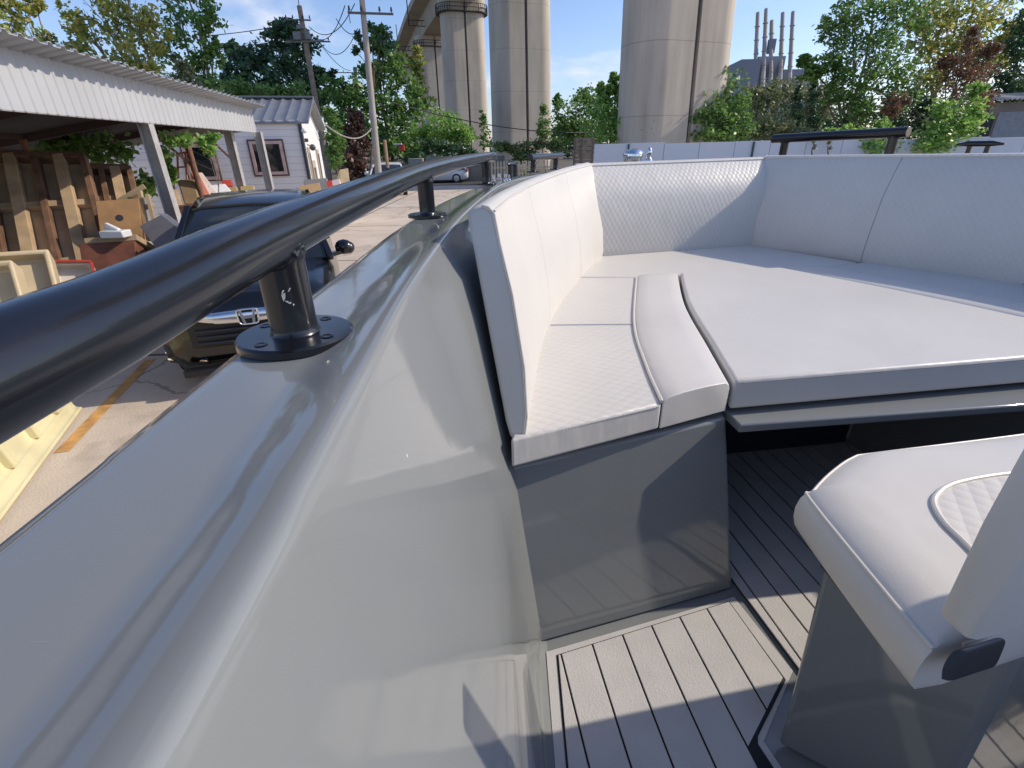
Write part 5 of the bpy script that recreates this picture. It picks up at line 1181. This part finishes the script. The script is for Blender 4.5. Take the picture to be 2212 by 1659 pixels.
solid('panel_mould', 'flat white panel lying against the pink L-shaped panel', 'mould', [(448, 400), (486, 396), (500, 412), (470, 430)], [11.2, 11.4, 11.4, 11.2], .15, whiteplas, .02, group=J)
solid('red_box', 'small bright red box on the yellowish boxes', 'box', [(478, 389), (501, 388), (502, 402), (480, 403)], [12.2, 12.3, 12.3, 12.2], .25, redpaint, .01, group=J)
solid('storage_box', 'tan storage box left of a pair near the grey posts', 'box', [(478, 404), (512, 403), (514, 432), (482, 436)], [12., 12.1, 12., 11.9], .4, M('yellow_tan_box', (.4, .3, .12), .7, var=.15), .015, group=J)
solid('storage_box', 'tan storage box right of a pair near the grey posts', 'box', [(518, 402), (548, 400), (553, 430), (520, 434)], [12., 12.1, 12., 11.9], .4, MC['yellow_tan_box'], .015, group=J)
solid('tyre_block', 'dark bundle with a pale cap between the two grey shed posts', 'bundle', [(556, 410), (590, 408), (596, 436), (558, 440)], [12.6, 12.7, 12.6, 12.5], .4, M('dark_tan_bundle', (.2, .14, .07), .8, var=.4, vs=8), .03, group=J)
o, P, n_ = solid('cardboard_box', 'open cardboard box with white wrapping in front of the house', 'box', [(646, 402), (690, 394), (700, 440), (640, 446)], [13.2, 13.4, 13.3, 13.1], .6, cardboard, .01, group=J)
m_ = MB(); m_.ball(P[0].lerp(P[1], .35)+n_*.25+Vector((0, 0, .03)), .3, .2, .08); m_.build('wrapping', M('white_film', (.75, .75, .75), .3), o)
solid('concrete_slab', 'grey concrete slab standing against the house corner', 'slab', [(656, 388), (706, 384), (712, 425), (660, 432)], [14.2, 14.3, 14.2, 14.1], .12, M('grey_slab', (.27, .26, .25), .85, var=.1), .01)
o, P, n_ = solid('drum', 'red and white striped barrier block beside the slab', 'barrier', [(705, 392), (734, 385), (738, 412), (712, 425)], [13.9, 14., 13.9, 13.8], .4, M('pinkish_white_panel2', (.6, .48, .44), .6), .02)
MB().hexa([P[3]-n_*.01, P[3].lerp(P[2], .4)-n_*.01, P[3].lerp(P[2], .4)-n_*.002, P[3]-n_*.002, P[0]-n_*.01, P[0].lerp(P[1], .4)-n_*.01, P[0].lerp(P[1], .4)-n_*.002, P[0]-n_*.002]).build('red_stripe', redpaint, o)
solid('stone_block', 'tan stone block below the climbing shrub at the house gable', 'block', [(733, 366), (752, 363), (756, 395), (736, 398)], [19.6, 19.8, 19.7, 19.5], .5, M('tan_stone', (.34, .27, .17), .9, var=.15), .02)
rt = empty('metal_ladder', PS(393, 400, 11.8), 'small rusty steel ladder frame behind the vine leaves', 'ladder')
m_ = MB()
for (x0, y0, x1, y1) in ((383, 330, 386, 400), (401, 328, 404, 398), (383, 332, 408, 328), (384, 362, 403, 360), (398, 330, 412, 360)): m_.bar(PS(x0, y0, 11.8), PS(x1, y1, 11.8), .035)
m_.build('bars', M('orange_rust_steel', (.4, .15, .06), .7), rt)
# little debris near the concrete pole
m_ = MB(); m_.box(PSz(866, 345, 33, 1.2), (1.0, .5, .8)); m_.build('machinery_crate', M('old_machinery', (.13, .12, .1), .8, var=.3), None, label='grey-brown old machinery behind the white van', cat='machinery', bevel=.04)
m_ = MB(); m_.box(PSz(898, 340, 36, 1.65), (1.1, .5, .45)); m_.build('stone_slab', MC['grey_slab'], None, bevel=.05, label='pale grey slab on the block pile behind the handrail', cat='slab')
m_ = MB(); a = PS(862, 319, 37); m_.box(a+Vector((.2, 0, 0)), (.4, .3, .4)); o = m_.build('red_sign', redpaint, None, label='small red sign with a white top among the shrubs', cat='sign')
MB().box(a+Vector((-.05, -.1, .25)), (.6, .3, .08)).build('white_top', whiteplas, o)
m_ = MB(); a = PSz(835, 340, 29, 0); m_.tube([a, a+Vector((0, 0, 3.))], .1, 8); m_.build('rusty_post', M('rusty_tan_post', (.36, .22, .14), .8), None, label='thin rusty post standing just right of the concrete pole', cat='post')

# ------------------------------------------------------------------ cars
def car(label, origin, rear, k, paint, style, name):
    v = V2(*rear).normalized(); wv = V2(-v.y, v.x); wv = -wv if (wv.x < 0) else wv
    o = Vector((origin.x, origin.y, 0)); root = empty(name, o+v*2.3*k, label, 'car', 'parked vehicles')
    def C(t, y, z): q = o+v*t*k+wv*y*k; return Vector((q.x, q.y, z*k))
    suv = style == 'suv'
    hood = [(0, .62, .62, .78, .42), (.04, .74, .76, .9, .34), (.14, .84, .82, .96, .25), (.35, .89, .86, 1.0, .22), (.8, .91, .88, 1.04, .22), (1.3, .915, .89, 1.08, .22), (2.2, .92, .9, 1.08, .22), (3.4, .92, .9, 1.1, .22), (4.2, .9, .86, 1.1, .24), (4.5, .84, .8, 1.06, .3), (4.58, .74, .7, .95, .4)]
    if not suv: hood = [(t, a*.95, b*.95, c*.92, d) for t, a, b, c, d in hood]
    S = []
    for t, wb, wt, zt, zb in hood:
        h_ = zt-zb; half = [(wb*.86, zb), (wb, zb+h_*.22), (wb*1.02, zb+h_*.55), (wt*1.0, zb+h_*.82), (wt*.93, zt-.03), (wt*.7, zt+.012), (0, zt+.03)]
        S.append([C(t, -y, z) for y, z in half]+[C(t, y, z) for y, z in half[-2::-1]])
    m_ = MB(); m_.sweep(S, True, True); body = m_.build('body', paint, root, smooth=50)
    b_ = m_
    zr = 1.72 if suv else 1.48; zb = 1.06 if suv else .98
    cab = [(1.15, .84, zb, zb+.02, .8), (1.55, .84, zb, lin(zb, zr, .52), .74), (1.95, .84, zb, zr-.09, .66), (2.2, .84, zb, zr-.02, .64), (2.9, .85, zb, zr, .65), (3.7, .84, zb, zr-.03, .63), (4.05, .83, zb, zr-.12, .62), (4.35, .8, zb, lin(zb, zr, .35), .7), (4.5, .76, zb, zb+.02, .72)]
    S = []
    for t, wb, z0_, z1_, wt in cab:
        half = [(wb, z0_), (lin(wb, wt, .5), lin(z0_, z1_, .5)), (wt, z1_-.03 if z1_-z0_ > .1 else z1_), (wt*.8, z1_), (0, z1_+.015)]
        S.append([C(t, -y, z) for y, z in half]+[C(t, y, z) for y, z in half[-2::-1]])
    m_ = MB(); m_.sweep(S, True, True); m_.build('glasshouse', glass, root, smooth=50)
    # roof skin and pillars
    S = []
    for t, wb, z0_, z1_, wt in cab[2:7]:
        S.append([C(t, y*(wt+.012), z1_+dz) for y, dz in ((-1, -.05), (-.97, .0), (-.8, .018), (0, .034), (.8, .018), (.97, 0), (1, -.05))]+[C(t, y*wt*.9, z1_-.03) for y in (1, -1)])
    m_ = MB(); m_.sweep(S, True, True); m_.build('roof', paint, root, smooth=60)
    for sg in (-1, 1):
        for (ta, ya, za, tb_, yb_, zb2) in ((1.12, .85, zb, 1.98, .675, zr-.07), (2.75, .86, zb, 2.75, .67, zr-.02), (3.75, .86, zb, 3.72, .66, zr-.03), (4.45, .79, zb, 4.03, .64, zr-.12)):
            m_ = MB(); m_.bar(C(ta, sg*ya, za), C(tb_, sg*yb_, zb2), .07*k, .06*k); m_.build('pillar', paint, root, bevel=.01)
    for t in (.82, 3.65):
        for sg in (-1, 1):
            c = C(t, sg*.78, .34); m_ = MB(); m_.lathe(c-wv*.11*k, [(.2*k, 0), (.34*k, .0), (.355*k, .04*k), (.355*k, .18*k), (.34*k, .22*k), (.2*k, .22*k)], 28, axis=wv); wh = m_.build('wheel', tyre, root, bevel=.01)
            m_ = MB(); m_.lathe(c+wv*sg*.1*k-wv*.01, [(.225*k, 0), (.225*k, .02), (.18*k, .024), (.05*k, .03)], 20, axis=wv)
            m_.build('rim', M('alloy_rim', (.45, .45, .46), .35, .8), wh)
    for sg in (-1, 1):
        m_ = MB(); c = C(1.5, sg*1.03, zb+.06); m_.ball(c, .115*k, .1*k, .095*k, 14); m_.ball(c+wv*sg*.05*k+Vector((0, 0, -.012)), .085*k, .09*k, .08*k, 12); m_.bar(c+Vector((0, 0, -.05)), C(1.42, sg*.84, zb-.01), .1*k, .05*k); m_.build('mirror', paint, root, bevel=.01)
        m_ = MB(); m_.hexa([C(.10, sg*.5, .73), C(.33, sg*.885, .76), C(.37, sg*.87, .78), C(.16, sg*.5, .78), C(.09, sg*.5, .85), C(.36, sg*.88, .93), C(.42, sg*.84, .95), C(.18, sg*.5, .88)]); m_.build('headlight', M('headlight_glass', (.35, .36, .36), .08, .3), root, bevel=.015)
        m_ = MB(); m_.box(C(4.5, sg*.68, .9), (.34*k, .16*k, .16*k), (wv, v, Vector((0, 0, 1)))); m_.build('tail_light', M('red_lamp', (.5, .02, .02), .2), root, bevel=.02)
    if suv:
        gy = .46
        m_ = MB(); m_.prism([(0, 0), (1, 0), (1, 1)], 0, .001) if False else None
        S = [[C(.015, y, .5), C(-.02, y, .52), C(-.025, y, .76), C(.02, y, .8)] for y in np.linspace(-.56, .56, 9)]
        S = [[p-v*(.03*k*(1-(i/4-1)**2)) for p in s_] for i, s_ in enumerate(S)]
        m_ = MB(); m_.sweep(S, True, True); m_.build('grille', M('black_grille', (.008, .008, .009), .4), root)
        m_ = MB()
        for z in (.56, .62, .68): m_.tube([C(-.035-.035*(1-(i/6-1)**2), lin(-.5, .5, i/12), z) for i in range(13)], .012*k, 6)
        m_.build('grille_bar', M('dark_grille_bar', (.03, .03, .032), .3), root)
        # chrome wing bar
        S = []
        for i in range(25):
            y = lin(-.6, .6, i/24); e = abs(y)/.6; zc = .80+.05*max(0, e-.55)/.45; hh = .062*(1-.35*e); tt = -.05-.04*(1-e*e)
            S.append([C(tt, y, zc-hh), C(tt-.016, y, zc-hh*.6), C(tt-.02, y, zc+hh*.6), C(tt+.0, y, zc+hh), C(tt+.05, y, zc+hh), C(tt+.05, y, zc-hh)])
        m_ = MB(); m_.sweep(S, True, True); wing = m_.build('chrome_bar', chrome, root, smooth=50)
        # badge: rounded frame holding a wide flared H
        def Bp(y, z): return C(-.118, y, .80+z)
        m_ = MB(); fr_ = []
        for i in range(33):
            a_ = 2*math.pi*i/32; ca, sa = math.cos(a_), math.sin(a_); e = .32
            wv_ = .088+.008*(sa); fr_.append(Bp(wv_*math.copysign(abs(ca)**e, ca), .073*math.copysign(abs(sa)**e, sa)))
        m_.tube(fr_, .009*k, 8)
        for sg in (-1, 1): m_.bar(Bp(sg*.062, .066), Bp(sg*.04, -.066), .022*k, .016*k, up=(v.x, v.y, 0))
        m_.bar(Bp(-.046, -.004), Bp(.046, -.004), .026*k, .016*k, up=(v.x, v.y, 0))
        m_.build('badge', chrome, wing, bevel=.003)
        m_ = MB(); m_.prism([(0, 0), (1, 0), (0, 1)], 0, 1) if False else m_.hexa([C(-.108, -.085, .735), C(-.108, .085, .735), C(-.09, .085, .735), C(-.09, -.085, .735), C(-.108, -.085, .865), C(-.108, .085, .865), C(-.09, .085, .865), C(-.09, -.085, .865)]); m_.build('badge_plate', MC['black_grille'], wing)
        for sg in (-1, 1):
            m_ = MB(); m_.hexa([C(.03, sg*.46, .3), C(.2, sg*.86, .32), C(.26, sg*.85, .33), C(.1, sg*.46, .33), C(.02, sg*.46, .47), C(.18, sg*.87, .5), C(.24, sg*.85, .5), C(.1, sg*.46, .47)]); fl = m_.build('fog_lamp_bezel', MC['black_grille'], root, bevel=.02)
            m_ = MB()
            for z in (.36, .43): m_.bar(C(.01, sg*.48, z), C(.165, sg*.85, z+.02), .02*k, .018*k)
            m_.build('chrome_strip', chrome, fl)
        m_ = MB(); m_.bar(C(-.03, -.7, .27), C(-.03, .7, .27), .1*k, .08*k); m_.build('lower_bumper', MC['black_grille'], root, bevel=.02)
    return root
em = PZ(533, 683, .86)
car('black SUV with chrome grille bar facing the camera beside the boat', em+V2(-.02, .1), (-.34, .94), 1.08, black_paint, 'suv', 'parked_car')
wq = PZ(989, 393, 0)
car('white saloon car parked side-on across the road', wq+V2(-3.65, -.6), (1., .04), 1., white_paint, 'saloon', 'parked_car')
vq = PSz(835, 352, 27.6, 0)
car('white car seen end-on in front of the concrete pole', vq+V2(0, -.2), (-.2, .98), 1.18, white_paint, 'suv2', 'parked_car')
